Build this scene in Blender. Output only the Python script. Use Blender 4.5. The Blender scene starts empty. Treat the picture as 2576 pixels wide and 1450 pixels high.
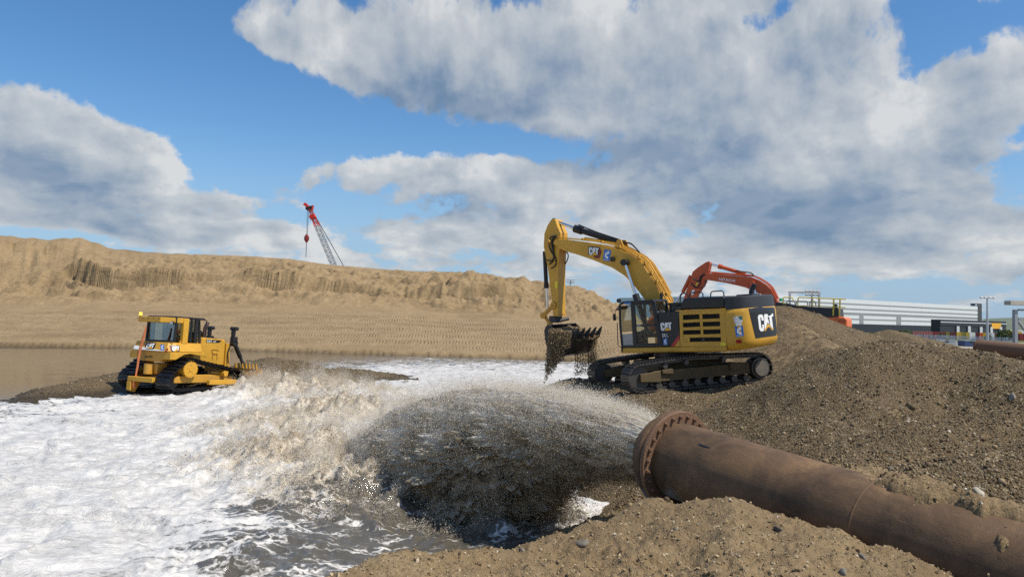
import bpy, bmesh, math, random
import numpy as np
from mathutils import Matrix, Vector
random.seed(7)
rng = np.random.default_rng(11)
scene = bpy.context.scene
COL = scene.collection

# ---------------------------------------------------------------- camera
EYE = 3.6
FPX = 2575 * 25.0 / 36.0
PITCH = math.atan(75 / FPX)
ROLL = math.radians(1.3)
_fw = np.array([0, math.cos(PITCH), math.sin(PITCH)])
_r0 = np.array([1.0, 0, 0])
_u0 = np.cross(_r0, _fw)
_r = _r0 * math.cos(ROLL) + _u0 * math.sin(ROLL)
_u = -_r0 * math.sin(ROLL) + _u0 * math.cos(ROLL)
CAM = np.array([0, 0, EYE])
cd = bpy.data.cameras.new('camera')
cd.lens = 25.0
cd.sensor_width = 36.0
cd.clip_start = 0.1
cd.clip_end = 12000
cam = bpy.data.objects.new('camera', cd)
COL.objects.link(cam)
cam.matrix_world = Matrix(((_r[0], _u[0], -_fw[0], 0), (_r[1], _u[1], -_fw[1], 0), (_r[2], _u[2], -_fw[2], EYE), (0, 0, 0, 1)))
scene.camera = cam

# ---------------------------------------------------------------- light
SUN_AZ = math.atan2(0.89, -0.46)      # from +Y clockwise
SUN_EL = math.radians(56)
sd = bpy.data.lights.new('sun', 'SUN')
sd.energy = 4.0
sd.angle = math.radians(0.6)
sd.color = (1.0, 0.93, 0.81)
sun = bpy.data.objects.new('sun', sd)
COL.objects.link(sun)
SUN_DIR = Vector((math.sin(SUN_AZ) * math.cos(SUN_EL), math.cos(SUN_AZ) * math.cos(SUN_EL), math.sin(SUN_EL)))
sun.rotation_euler = SUN_DIR.to_track_quat('Z', 'Y').to_euler()
sun.location = (20, -20, 40)
vs = scene.view_settings
vs.view_transform = 'Standard'
vs.look = 'None'
vs.exposure = 0.25
vs.gamma = 1.0
vs.use_curve_mapping = False
scene.cycles.use_denoising = False
scene.cycles.max_bounces = 8
scene.cycles.diffuse_bounces = 5
scene.cycles.transmission_bounces = 8
scene.cycles.transparent_max_bounces = 12
scene.cycles.caustics_reflective = False
scene.cycles.caustics_refractive = False


def ray(a, b):
    return _fw + _r * ((a - 1287.5) / FPX) - _u * ((b - 725) / FPX)


def at(a, b, d):
    """the point seen at (a, b) of a 2575x1450 frame, d metres ahead"""
    return CAM + ray(a, b) * d


def onz(a, b, z):
    k = ray(a, b)
    return CAM + k * ((z - EYE) / k[2])


class NG:
    """small helper to wire shader nodes"""
    def __init__(s, tree):
        s.t = tree
        s.t.nodes.clear()

    def n(s, typ, ins=None, **kw):
        nd = s.t.nodes.new(typ)
        for k, v in kw.items():
            setattr(nd, k, v)
        if ins:
            for k, v in ins.items():
                s.put(nd.inputs[k], v)
        return nd

    def put(s, sock, v):
        if isinstance(v, bpy.types.NodeSocket):
            s.t.links.new(v, sock)
        elif isinstance(v, bpy.types.Node):
            s.t.links.new(v.outputs[0], sock)
        else:
            if sock.type == 'RGBA' and isinstance(v, (tuple, list)) and len(v) == 3:
                v = (*v, 1)
            sock.default_value = v

    def math(s, op, a, b=0.0, c=0.0, clamp=False):
        nd = s.n('ShaderNodeMath', operation=op, use_clamp=clamp)
        s.put(nd.inputs[0], a)
        s.put(nd.inputs[1], b)
        s.put(nd.inputs[2], c)
        return nd.outputs[0]

    def vmath(s, op, a, b=(0, 0, 0), c=(0, 0, 0)):
        nd = s.n('ShaderNodeVectorMath', operation=op)
        s.put(nd.inputs[0], a)
        s.put(nd.inputs[1], b)
        if op == 'MULTIPLY_ADD':
            s.put(nd.inputs[2], c)
        return nd.outputs['Value'] if op in ('LENGTH', 'DOT_PRODUCT', 'DISTANCE') else nd.outputs[0]

    def smooth(s, v, a, b, lo=0.0, hi=1.0):
        nd = s.n('ShaderNodeMapRange', interpolation_type='SMOOTHSTEP')
        for k, x in zip(('Value', 'From Min', 'From Max', 'To Min', 'To Max'), (v, a, b, lo, hi)):
            s.put(nd.inputs[k], x)
        return nd.outputs[0]

    def mix(s, f, a, b):
        nd = s.n('ShaderNodeMix', data_type='RGBA')
        s.put(nd.inputs[0], f)
        s.put(nd.inputs[6], a)
        s.put(nd.inputs[7], b)
        return nd.outputs[2]

    def noise(s, vec, scale, detail=4, rough=0.55, dist=0.0, out=0):
        nd = s.n('ShaderNodeTexNoise', {'Scale': scale, 'Detail': detail, 'Roughness': rough, 'Distortion': dist})
        if vec is not None:
            s.put(nd.inputs['Vector'], vec)
        return nd.outputs[out]

    def voro(s, vec, scale, out='Color', feature='F1', rnd=1.0):
        nd = s.n('ShaderNodeTexVoronoi', {'Scale': scale, 'Randomness': rnd}, feature=feature)
        if vec is not None:
            s.put(nd.inputs['Vector'], vec)
        return nd.outputs[out]

    def ramp(s, v, stops, interp='LINEAR'):
        nd = s.n('ShaderNodeValToRGB')
        cr = nd.color_ramp
        cr.interpolation = interp
        while len(cr.elements) < len(stops):
            cr.elements.new(0.5)
        for e, (p, c) in zip(cr.elements, stops):
            e.position = p
            e.color = (*c, 1) if len(c) == 3 else c
        s.put(nd.inputs[0], v)
        return nd.outputs[0]


# ---------------------------------------------------------------- world: daylight sky with fair-weather cloud
SKY_STRENGTH = 0.12
world = bpy.data.worlds.new('World')
scene.world = world
world.use_nodes = True
g = NG(world.node_tree)
sky = g.n('ShaderNodeTexSky', sky_type='NISHITA')
sky.sun_disc = False
sky.sun_elevation = SUN_EL
sky.sun_rotation = SUN_AZ
sky.altitude = 50
sky.air_density = 1.0
sky.dust_density = 0.6
sky.ozone_density = 2.5
tc = g.n('ShaderNodeTexCoord')
dirv = g.vmath('NORMALIZE', tc.outputs['Generated'])
sep = g.n('ShaderNodeSeparateXYZ', {0: dirv})
dx, dy, dz = sep.outputs
az = g.math('ARCTAN2', dx, dy)
el = g.math('ARCSINE', dz)
azel = g.n('ShaderNodeCombineXYZ', {0: az, 1: el, 2: 0.0}).outputs[0]
# cloud field in azimuth / elevation, squeezed towards the horizon the way a flat cloud deck is
elp = g.math('DIVIDE', el, g.math('ADD', g.math('MULTIPLY', g.math('ABSOLUTE', el), .9), .30))
cv = g.n('ShaderNodeCombineXYZ', {0: az, 1: g.math('MULTIPLY', elp, .95), 2: 0.0}).outputs[0]


def cloud_noise(vec, big, fine):
    """-> coarse billows, and the same with fine edges"""
    a_ = g.n('ShaderNodeTexNoise', {'Vector': vec, 'Scale': 4.6, 'Detail': big, 'Roughness': .60, 'Distortion': .15}).outputs[0]
    b_ = g.n('ShaderNodeTexNoise', {'Vector': g.vmath('ADD', vec, (3.1, 7.7, 0)), 'Scale': 15.0, 'Detail': fine, 'Roughness': .66, 'Distortion': .2}).outputs[0]
    return g.math('ADD', g.math('MULTIPLY', a_, .72), g.math('MULTIPLY', b_, .34))


f0 = cloud_noise(cv, 5, 8)
fs0 = cloud_noise(cv, 2, 1)
fs1 = cloud_noise(g.vmath('ADD', cv, (.035, .060, 0)), 2, 1)
cvb = g.vmath('MULTIPLY_ADD', cv, (1.0, 1.25, 0), (5.2, 1.3, 0))
ff0 = g.n('ShaderNodeTexNoise', {'Vector': cv, 'Scale': 24.0, 'Detail': 5.0, 'Roughness': .62}).outputs[0]
ff1 = g.n('ShaderNodeTexNoise', {'Vector': g.vmath('ADD', cv, (.007, .009, 0)), 'Scale': 24.0, 'Detail': 5.0, 'Roughness': .62}).outputs[0]
fb = g.n('ShaderNodeTexNoise', {'Vector': cvb, 'Scale': 8.5, 'Detail': 9.0, 'Roughness': .57, 'Distortion': .35}).outputs[0]


def blob_sum(blobs):
    tot = None
    for (u_, v_, wu, hv, wt) in blobs:
        k = ray(u_, v_)
        a0 = math.atan2(k[0], k[1])
        e0 = math.atan2(k[2], math.hypot(k[0], k[1]))
        sx, sy = FPX / wu, FPX / hv
        q = g.vmath('MULTIPLY_ADD', azel, (sx, sy, 0), (-a0 * sx, -e0 * sy, 0))
        d2 = g.vmath('DOT_PRODUCT', q, q)
        ex = g.math('MULTIPLY', g.math('EXPONENT', g.math('MULTIPLY', d2, -1.0)), wt)
        tot = ex if tot is None else g.math('ADD', tot, ex)
    return tot


cover = blob_sum([
    (60, 300, 150, 90, .30), (150, 360, 260, 110, .30), (390, 385, 120, 60, .22), (150, 500, 300, 55, .22),
    (680, 95, 150, 50, .28), (800, 120, 190, 60, .22), (1050, 130, 300, 110, .28), (1500, 170, 520, 210, .34), (2100, 230, 420, 260, .32),
    (1250, 250, 260, 80, .2), (1000, 440, 330, 70, .26), (1500, 470, 420, 70, .24), (2000, 470, 500, 130, .26),
    (2520, 215, 110, 80, .25), (2430, 370, 130, 90, .22), (1500, 620, 1600, 75, .22), (120, 545, 300, 35, .16), (1000, 560, 400, 30, .06), (580, 425, 105, 60, -.28), (790, 440, 170, 42, .24), (690, 478, 90, 25, .14), (480, 300, 160, 60, -.10), (580, 506, 110, 18, .24),
    (340, 580, 75, 22, .40), (2250, 600, 600, 90, .16), (900, 720, 1800, 50, .16), (2300, 570, 400, 50, .1), (2350, 560, 150, 30, .16), (1100, 590, 200, 25, .16), (650, 570, 110, 20, .30), (510, 605, 40, 16, .36), (700, 615, 60, 14, .2), (130, 560, 180, 18, .12),
    (330, 140, 330, 140, -.34), (640, 330, 260, 150, -.32), (2500, 50, 130, 60, -.3), (1050, 345, 230, 36, -.40), (1330, 375, 120, 30, -.30), (750, 250, 150, 60, -.15), (2560, 330, 60, 120, -.2),
    (1900, 62, 60, 40, -.25), (2330, 320, 50, 70, -.12), (500, 540, 160, 25, -.1)])
shade = blob_sum([
    (1560, 385, 230, 55, .62), (1950, 525, 280, 50, .62), (1120, 275, 200, 50, .46), (90, 430, 240, 45, .40), (1050, 210, 150, 60, .22), (1650, 250, 380, 60, .15),
    (980, 190, 160, 50, .2), (1900, 160, 300, 60, .15), (1050, 520, 260, 40, .3), (2300, 500, 200, 40, .25)])
raw = g.math('ADD', g.math('MULTIPLY_ADD', f0, 2.35, -.72), g.math('MULTIPLY', cover, 1.0))
dens = g.smooth(raw, 0.60, 0.76)
thick = g.smooth(raw, 0.64, 1.2)
relief = g.math('MULTIPLY', g.math('SUBTRACT', fs0, fs1), 1.9)
lit = g.math('ADD', g.math('SUBTRACT', 0.65, g.math('MULTIPLY', thick, 0.24)), relief)
lit = g.math('ADD', lit, g.math('MULTIPLY', g.math('SUBTRACT', ff0, ff1), .55))
lit = g.math('SUBTRACT', lit, shade, clamp=True)
# brighter billows standing in front of the grey deck: lit rims that fade into it
bil = g.math('ADD', fb, g.math('MULTIPLY', cover, .35))
rim = g.math('MULTIPLY', g.smooth(bil, .46, .60), g.smooth(bil, .84, .58))
lit = g.math('ADD', lit, g.math('MULTIPLY', rim, .22), clamp=True)
cl_col = g.ramp(lit, [(0.0, (.20, .31, .47)), (0.25, (.34, .43, .56)), (0.55, (.53, .59, .66)), (0.8, (.68, .72, .76)), (1.0, (.88, .89, .89))])
cl_col = g.vmath('SCALE', cl_col)
cl_col.node.inputs['Scale'].default_value = 1.0 / SKY_STRENGTH * 0.68
blue = g.n('ShaderNodeHueSaturation', {'Saturation': 1.26, 'Value': 0.98, 'Color': sky.outputs[0]}).outputs[0]
# thin veil low down, as in fair summer weather
veil = g.smooth(el, 0.02, 0.26, 0.80, 0.0)
blue = g.mix(veil, blue, (.24 / SKY_STRENGTH, .38 / SKY_STRENGTH, .56 / SKY_STRENGTH))
skycol = g.mix(g.math('MULTIPLY', dens, 0.93), blue, cl_col)
bg = g.n('ShaderNodeBackground', {'Color': skycol, 'Strength': SKY_STRENGTH})
g.n('ShaderNodeOutputWorld', {'Surface': bg.outputs[0]})


# ---------------------------------------------------------------- mesh helpers
def tag(o, label=None, cat=None, group=None, kind=None):
    for k, v in (('label', label), ('category', cat), ('group', group), ('kind', kind)):
        if v:
            o[k] = v
    return o


def link(name, data, parent=None, mat=None):
    o = bpy.data.objects.new(name, data)
    COL.objects.link(o)
    if parent is not None:
        o.parent = parent
    if mat is not None and data is not None:
        data.materials.append(mat)
    return o


def mesh_np(name, V, F, attrs=None, smooth=True):
    """V (n,3), F (m,k) arrays -> mesh"""
    V = np.ascontiguousarray(V, np.float32)
    F = np.ascontiguousarray(F, np.int32)
    m, k = F.shape
    me = bpy.data.meshes.new(name)
    me.vertices.add(len(V))
    me.vertices.foreach_set('co', V.ravel())
    me.loops.add(m * k)
    me.loops.foreach_set('vertex_index', F.ravel())
    me.polygons.add(m)
    me.polygons.foreach_set('loop_start', np.arange(0, m * k, k, dtype=np.int32))
    me.polygons.foreach_set('use_smooth', np.full(m, smooth, dtype=bool))
    me.update(calc_edges=True)
    me.validate()
    for nm, a in (attrs or {}).items():
        a = np.asarray(a, np.float32)
        if a.ndim == 1:
            at_ = me.attributes.new(nm, 'FLOAT', 'POINT')
            at_.data.foreach_set('value', a)
        else:
            at_ = me.attributes.new(nm, 'FLOAT_VECTOR', 'POINT')
            at_.data.foreach_set('vector', a.ravel())
    return me


def grid_faces(nr, nc):
    i = np.arange(nr - 1)[:, None] * nc + np.arange(nc - 1)[None, :]
    i = i.ravel()
    return np.stack([i, i + 1, i + 1 + nc, i + nc], 1)


class MB:
    """collects polygons, links them as one mesh object"""
    def __init__(s):
        s.v, s.f = [], []

    def add(s, vs, fs):
        o = len(s.v)
        s.v += [tuple(map(float, p)) for p in vs]
        s.f += [tuple(o + i for i in f) for f in fs]
        return s

    def box(s, c, d, M=None):
        x, y, z = (k / 2 for k in d)
        P = [Vector((sx * x, sy * y, sz * z)) for sx in (-1, 1) for sy in (-1, 1) for sz in (-1, 1)]
        P = [(M @ p if M is not None else p) + Vector(c) for p in P]
        return s.add(P, [(0, 1, 3, 2), (4, 6, 7, 5), (0, 4, 5, 1), (2, 3, 7, 6), (0, 2, 6, 4), (1, 5, 7, 3)])

    def span(s, a, b):
        return s.box([(p + q) / 2 for p, q in zip(a, b)], [abs(q - p) for p, q in zip(a, b)])

    def prism(s, pts, a, b, ax=1):
        """outline in the plane across axis ax, drawn from a to b along it"""
        def mk(p, k):
            q = [p[0], p[1]]
            q.insert(ax, k)
            return q
        n = len(pts)
        vs = [mk(p, a) for p in pts] + [mk(p, b) for p in pts]
        return s.add(vs, [tuple(range(n)), tuple(range(2 * n - 1, n - 1, -1))] + [(i, (i + 1) % n, n + (i + 1) % n, n + i) for i in range(n)])

    def loft(s, rings, cap=True):
        n = len(rings[0])
        vs = [p for r in rings for p in r]
        fs = [(k * n + i, k * n + (i + 1) % n, (k + 1) * n + (i + 1) % n, (k + 1) * n + i) for k in range(len(rings) - 1) for i in range(n)]
        if cap:
            fs += [tuple(range(n - 1, -1, -1)), tuple((len(rings) - 1) * n + i for i in range(n))]
        return s.add(vs, fs)

    def tube(s, path, r, n=8, cap=True):
        path = [Vector(p) for p in path]
        rs = r if isinstance(r, (list, tuple)) else [r] * len(path)
        rings = []
        up = None
        for i, p in enumerate(path):
            t = (path[min(i + 1, len(path) - 1)] - path[max(i - 1, 0)]).normalized()
            if up is None:
                up = t.orthogonal().normalized()
            a = (up - t * up.dot(t))
            a = a.normalized() if a.length > 1e-6 else t.orthogonal().normalized()
            up = a
            b = t.cross(a)
            rings.append([p + (a * math.cos(2 * math.pi * k / n) + b * math.sin(2 * math.pi * k / n)) * rs[i] for k in range(n)])
        return s.loft(rings, cap)

    def cyl(s, a, b, r, r2=None, n=16):
        return s.tube([a, b], [r, r if r2 is None else r2], n)

    def poly(s, pts):
        return s.add(pts, [tuple(range(len(pts)))])

    def build(s, name, mat, parent=None, bevel=0.0, smooth=False, seg=2):
        me = bpy.data.meshes.new(name)
        me.from_pydata(s.v, [], s.f)
        bm = bmesh.new()
        bm.from_mesh(me)
        bmesh.ops.recalc_face_normals(bm, faces=bm.faces)
        bm.to_mesh(me)
        bm.free()
        if smooth:
            me.shade_smooth()
            if hasattr(me, 'set_sharp_from_angle'):
                me.set_sharp_from_angle(angle=math.radians(40))
        o = link(name, me, parent, mat)
        if bevel:
            md = o.modifiers.new('edge', 'BEVEL')
            md.width = bevel
            md.segments = seg
            md.limit_method = 'ANGLE'
            md.angle_limit = math.radians(35)
        return o


def arc(path, n=4):
    """Catmull-Rom through points"""
    P = [np.array(p, float) for p in path]
    out = []
    for i in range(len(P) - 1):
        p0, p1, p2, p3 = P[max(i - 1, 0)], P[i], P[i + 1], P[min(i + 2, len(P) - 1)]
        for k in range(n):
            t = k / n
            out.append(0.5 * (2 * p1 + (p2 - p0) * t + (2 * p0 - 5 * p1 + 4 * p2 - p3) * t * t + (3 * p1 - p0 - 3 * p2 + p3) * t ** 3))
    out.append(P[-1])
    return out


def thing(name, label, cat, M=None, group=None):
    o = link(name, None)
    o.empty_display_size = 0.5
    if M is not None:
        o.matrix_world = M
    return tag(o, label, cat, group)


# ---------------------------------------------------------------- noise
def _hash(ix, iy, seed):
    h = (ix.astype(np.int64) * 374761393 + iy.astype(np.int64) * 668265263 + seed * 974711) & 0xffffffff
    h = ((h ^ (h >> 13)) * 1274126177) & 0xffffffff
    return (h ^ (h >> 16)) & 0xffffffff


def pn(x, y, seed=0):
    """gradient noise, about -0.7..0.7"""
    ix, iy = np.floor(x), np.floor(y)
    fx, fy = x - ix, y - iy
    ux, uy = fx * fx * fx * (fx * (fx * 6 - 15) + 10), fy * fy * fy * (fy * (fy * 6 - 15) + 10)

    def gr(a, b):
        an = _hash(ix + a, iy + b, seed) * (2 * math.pi / 4294967296.0)
        return np.cos(an) * (fx - a) + np.sin(an) * (fy - b)
    n00, n10, n01, n11 = gr(0, 0), gr(1, 0), gr(0, 1), gr(1, 1)
    return (n00 * (1 - ux) + n10 * ux) * (1 - uy) + (n01 * (1 - ux) + n11 * ux) * uy


def fbm(x, y, scale, octs=5, gain=0.5, seed=0, ridged=False):
    tot, amp, f = 0, 1.0, 1.0 / scale
    for o in range(octs):
        n = pn(x * f + 17.3 * o, y * f - 9.1 * o, seed + o)
        if ridged:
            n = 0.5 - np.abs(n) * 1.6
        tot = tot + n * amp
        amp *= gain
        f *= 2.03
    return tot


def ss(x, a, b):
    t = np.clip((x - a) / (b - a), 0, 1)
    return t * t * (3 - 2 * t)


def smax(a, b, k=0.25):
    h = np.clip(0.5 + 0.5 * (a - b) / k, 0, 1)
    return b + (a - b) * h + k * h * (1 - h)


# ---------------------------------------------------------------- materials
MATS = {}


def paint(name, col, rough=0.5, metal=0.0, dirt=0.0, dirt_col=(.22, .16, .09), scale=3.0, spec=0.5, bump=0.0, var=0.06, coat=0.0):
    """painted or bare surface with blotchy wear and dust"""
    m = bpy.data.materials.new(name)
    m.use_nodes = True
    g = NG(m.node_tree)
    co = g.n('ShaderNodeTexCoord').outputs['Object']
    n1 = g.noise(co, scale, 6, 0.65)
    n2 = g.noise(co, scale * 9, 4, 0.6)
    c = g.mix(g.smooth(n1, .3, .7), tuple(max(0, k * (1 - var * 2)) for k in col), tuple(min(1, k * (1 + var)) for k in col))
    if dirt > 0:
        f = g.smooth(g.math('ADD', g.math('MULTIPLY', n1, .65), g.math('MULTIPLY', n2, .35)), .72 - dirt * .55, .80 - dirt * .2)
        c = g.mix(g.math('MULTIPLY', f, .75), c, dirt_col)
        r = g.mix(f, (rough,) * 3, (.9,) * 3)
    else:
        r = g.math('ADD', rough, g.math('MULTIPLY', g.math('SUBTRACT', n2, .5), .15))
    b = g.n('ShaderNodeBsdfPrincipled', {'Base Color': c, 'Roughness': r, 'Metallic': metal, 'Specular IOR Level': spec, 'Coat Weight': coat})
    if bump:
        bp = g.n('ShaderNodeBump', {'Strength': bump, 'Distance': 0.02, 'Height': n2})
        g.put(b.inputs['Normal'], bp.outputs[0])
    g.n('ShaderNodeOutputMaterial', {'Surface': b.outputs[0]})
    MATS[name] = m
    return m


YEL = paint('machine_yellow', (.60, .32, .030), .45, dirt=.28, scale=1.3)
YELD = paint('machine_yellow_dusty', (.56, .29, .035), .5, dirt=.42, scale=2.2)
YELU = paint('undercarriage_dirty', (.13, .085, .030), .7, dirt=.75, dirt_col=(.055, .04, .025), scale=2.0, bump=.3)
BLK = paint('machine_black', (.012, .012, .013), .48, dirt=.05, scale=2)
BLKG = paint('machine_dark_grey', (.028, .028, .030), .5, dirt=.08, scale=2)
RUB = paint('rubber', (.012, .012, .012), .6)
STEEL = paint('track_steel', (.085, .075, .065), .45, metal=.4, dirt=.35, dirt_col=(.05, .04, .028), scale=4, bump=.2)
STEELW = paint('track_steel_wet', (.02, .02, .022), .3, metal=.5, dirt=.2, dirt_col=(.05, .045, .035), scale=4)
CHR = paint('chrome_rod', (.75, .76, .78), .12, metal=1.0)
ORG = paint('orange_paint', (.50, .085, .018), .45, dirt=.15, dirt_col=(.2, .09, .04), scale=1.2)
ORGB = paint('orange_bright', (.75, .17, .045), .45, dirt=.1)
WHT = paint('decal_white', (.80, .80, .78), .5, var=.01)
DBLK = paint('decal_black', (.012, .012, .013), .45)
DBLU = paint('decal_blue', (.03, .17, .52), .45)
DRED = paint('decal_red', (.45, .025, .02), .45)
DYEL = paint('decal_yellow', (.80, .42, .02), .45)
WARN = paint('warning_yellow', (.80, .62, .03), .5)
REDL = paint('lens_red', (.35, .01, .012), .15)
LAMP = paint('lamp_glass', (.6, .6, .58), .15)
SLING = paint('sling_orange', (.72, .22, .08), .8, dirt=.2, dirt_col=(.3, .09, .03), scale=6)
CREAM = paint('rail_yellow', (.72, .55, .06), .45)
GALV = paint('galvanised', (.42, .44, .45), .5, metal=.3)
CANE = paint('crane_lattice', (.30, .33, .35), .5)
CRED = paint('crane_red', (.55, .025, .015), .45)
VEST = paint('vest_orange', (.85, .17, .03), .8)
CLOTH = paint('cloth_grey', (.10, .11, .12), .9)
SKIN = paint('skin', (.45, .26, .18), .6)
SEATM = paint('seat_fabric', (.02, .02, .022), .9)

GLS = bpy.data.materials.new('window_glass')
GLS.use_nodes = True
g = NG(GLS.node_tree)
fr = g.n('ShaderNodeFresnel', {'IOR': 1.5}).outputs[0]
mx = g.n('ShaderNodeMixShader', {0: g.math('ADD', g.math('MULTIPLY', fr, .7), .0), 1: g.n('ShaderNodeBsdfTransparent', {'Color': (.84, .88, .87)}).outputs[0], 2: g.n('ShaderNodeBsdfGlossy', {'Color': (.9, .9, .9), 'Roughness': .03}).outputs[0]})
g.n('ShaderNodeOutputMaterial', {'Surface': mx.outputs[0]})

BEACON = bpy.data.materials.new('beacon_amber')
BEACON.use_nodes = True
g = NG(BEACON.node_tree)
b_ = g.n('ShaderNodeBsdfPrincipled', {'Base Color': (.9, .38, .02), 'Roughness': .2, 'Emission Color': (1, .5, .06), 'Emission Strength': 1.6})
g.n('ShaderNodeOutputMaterial', {'Surface': b_.outputs[0]})


# ---------------------------------------------------------------- terrain heights
def table(pts):
    """(u, v, depth) rows -> tan(azimuth), distance, height tables"""
    P = np.array([at(*p) for p in pts])
    t = P[:, 0] / P[:, 1]
    o = np.argsort(t)
    return t[o], P[o, 1], P[o, 2]


CREST = table([(-900, 1560, 4.6), (0, 1560, 4.6), (500, 1500, 4.7), (850, 1447, 5.0), (960, 1412, 5.4), (1100, 1398, 5.8), (1260, 1385, 6.2), (1400, 1350, 6.7),
               (1480, 1320, 7.0), (1560, 1292, 7.2), (1640, 1275, 7.35), (1740, 1272, 7.2), (1840, 1272, 6.95),
               (2000, 1308, 6.6), (2120, 1345, 6.35), (2250, 1398, 6.0), (2400, 1452, 5.6), (2600, 1540, 5.0), (3400, 1700, 4.2)])
SHORE = table([(-700, 860, 72), (0, 868, 68), (580, 877, 68), (1000, 890, 65), (1370, 905, 63), (1480, 915, 60), (1560, 930, 52), (1700, 960, 40), (2000, 1100, 26), (2575, 1300, 20)])
TOE = table([(-700, 762, 90), (0, 765, 90), (600, 769, 91), (1000, 777, 92), (1160, 786, 92), (1400, 800, 90), (1560, 812, 88), (1750, 860, 88), (1900, 892, 88), (2600, 912, 88)])
TOP = table([(u_, v_, 112 + 6 * min(1, max(0, (900 - u_) / 900))) for u_, v_ in (
    (-700, 600), (0, 590), (60, 594), (120, 602), (140, 600), (160, 597), (205, 597), (240, 608), (270, 622), (330, 629), (420, 636), (640, 645), (740, 654), (830, 665), (1000, 680), (1200, 686),
    (1260, 699), (1340, 712), (1380, 718), (1440, 724), (1475, 733), (1510, 752), (1560, 778), (1610, 806), (1700, 842), (1850, 880), (2600, 900))])


def cone(x, y, p, slope, rnd=0.4):
    d = np.sqrt((x - p[0]) ** 2 + (y - p[1]) ** 2 + rnd * rnd) - rnd
    return p[2] - slope * d


def ridge(x, y, pts, slope, rnd=0.4):
    out = None
    for a, b in zip(pts[:-1], pts[1:]):
        a, b = np.array(a, float), np.array(b, float)
        d = b[:2] - a[:2]
        t = np.clip(((x - a[0]) * d[0] + (y - a[1]) * d[1]) / (d @ d), 0, 1)
        dd = np.sqrt((x - a[0] - d[0] * t) ** 2 + (y - a[1] - d[1] * t) ** 2 + rnd * rnd) - rnd
        h = a[2] + (b[2] - a[2]) * t - slope * dd
        out = h if out is None else np.maximum(out, h)
    return out


PIPE_C = at(1699, 1153, 9.05)
PIPE_A = np.array([math.cos(math.radians(4.3)) * math.cos(math.radians(122.7)), math.cos(math.radians(4.3)) * math.sin(math.radians(122.7)), math.sin(math.radians(4.3))])


def on_pipe(t, side=0.0, up=0.0):
    """point t metres back from the mouth, sideways (+ = far side) and up"""
    s = np.array([PIPE_A[1], -PIPE_A[0], 0])
    s /= np.linalg.norm(s)
    return PIPE_C - PIPE_A * t + s * side + np.array([0, 0, up])


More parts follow.
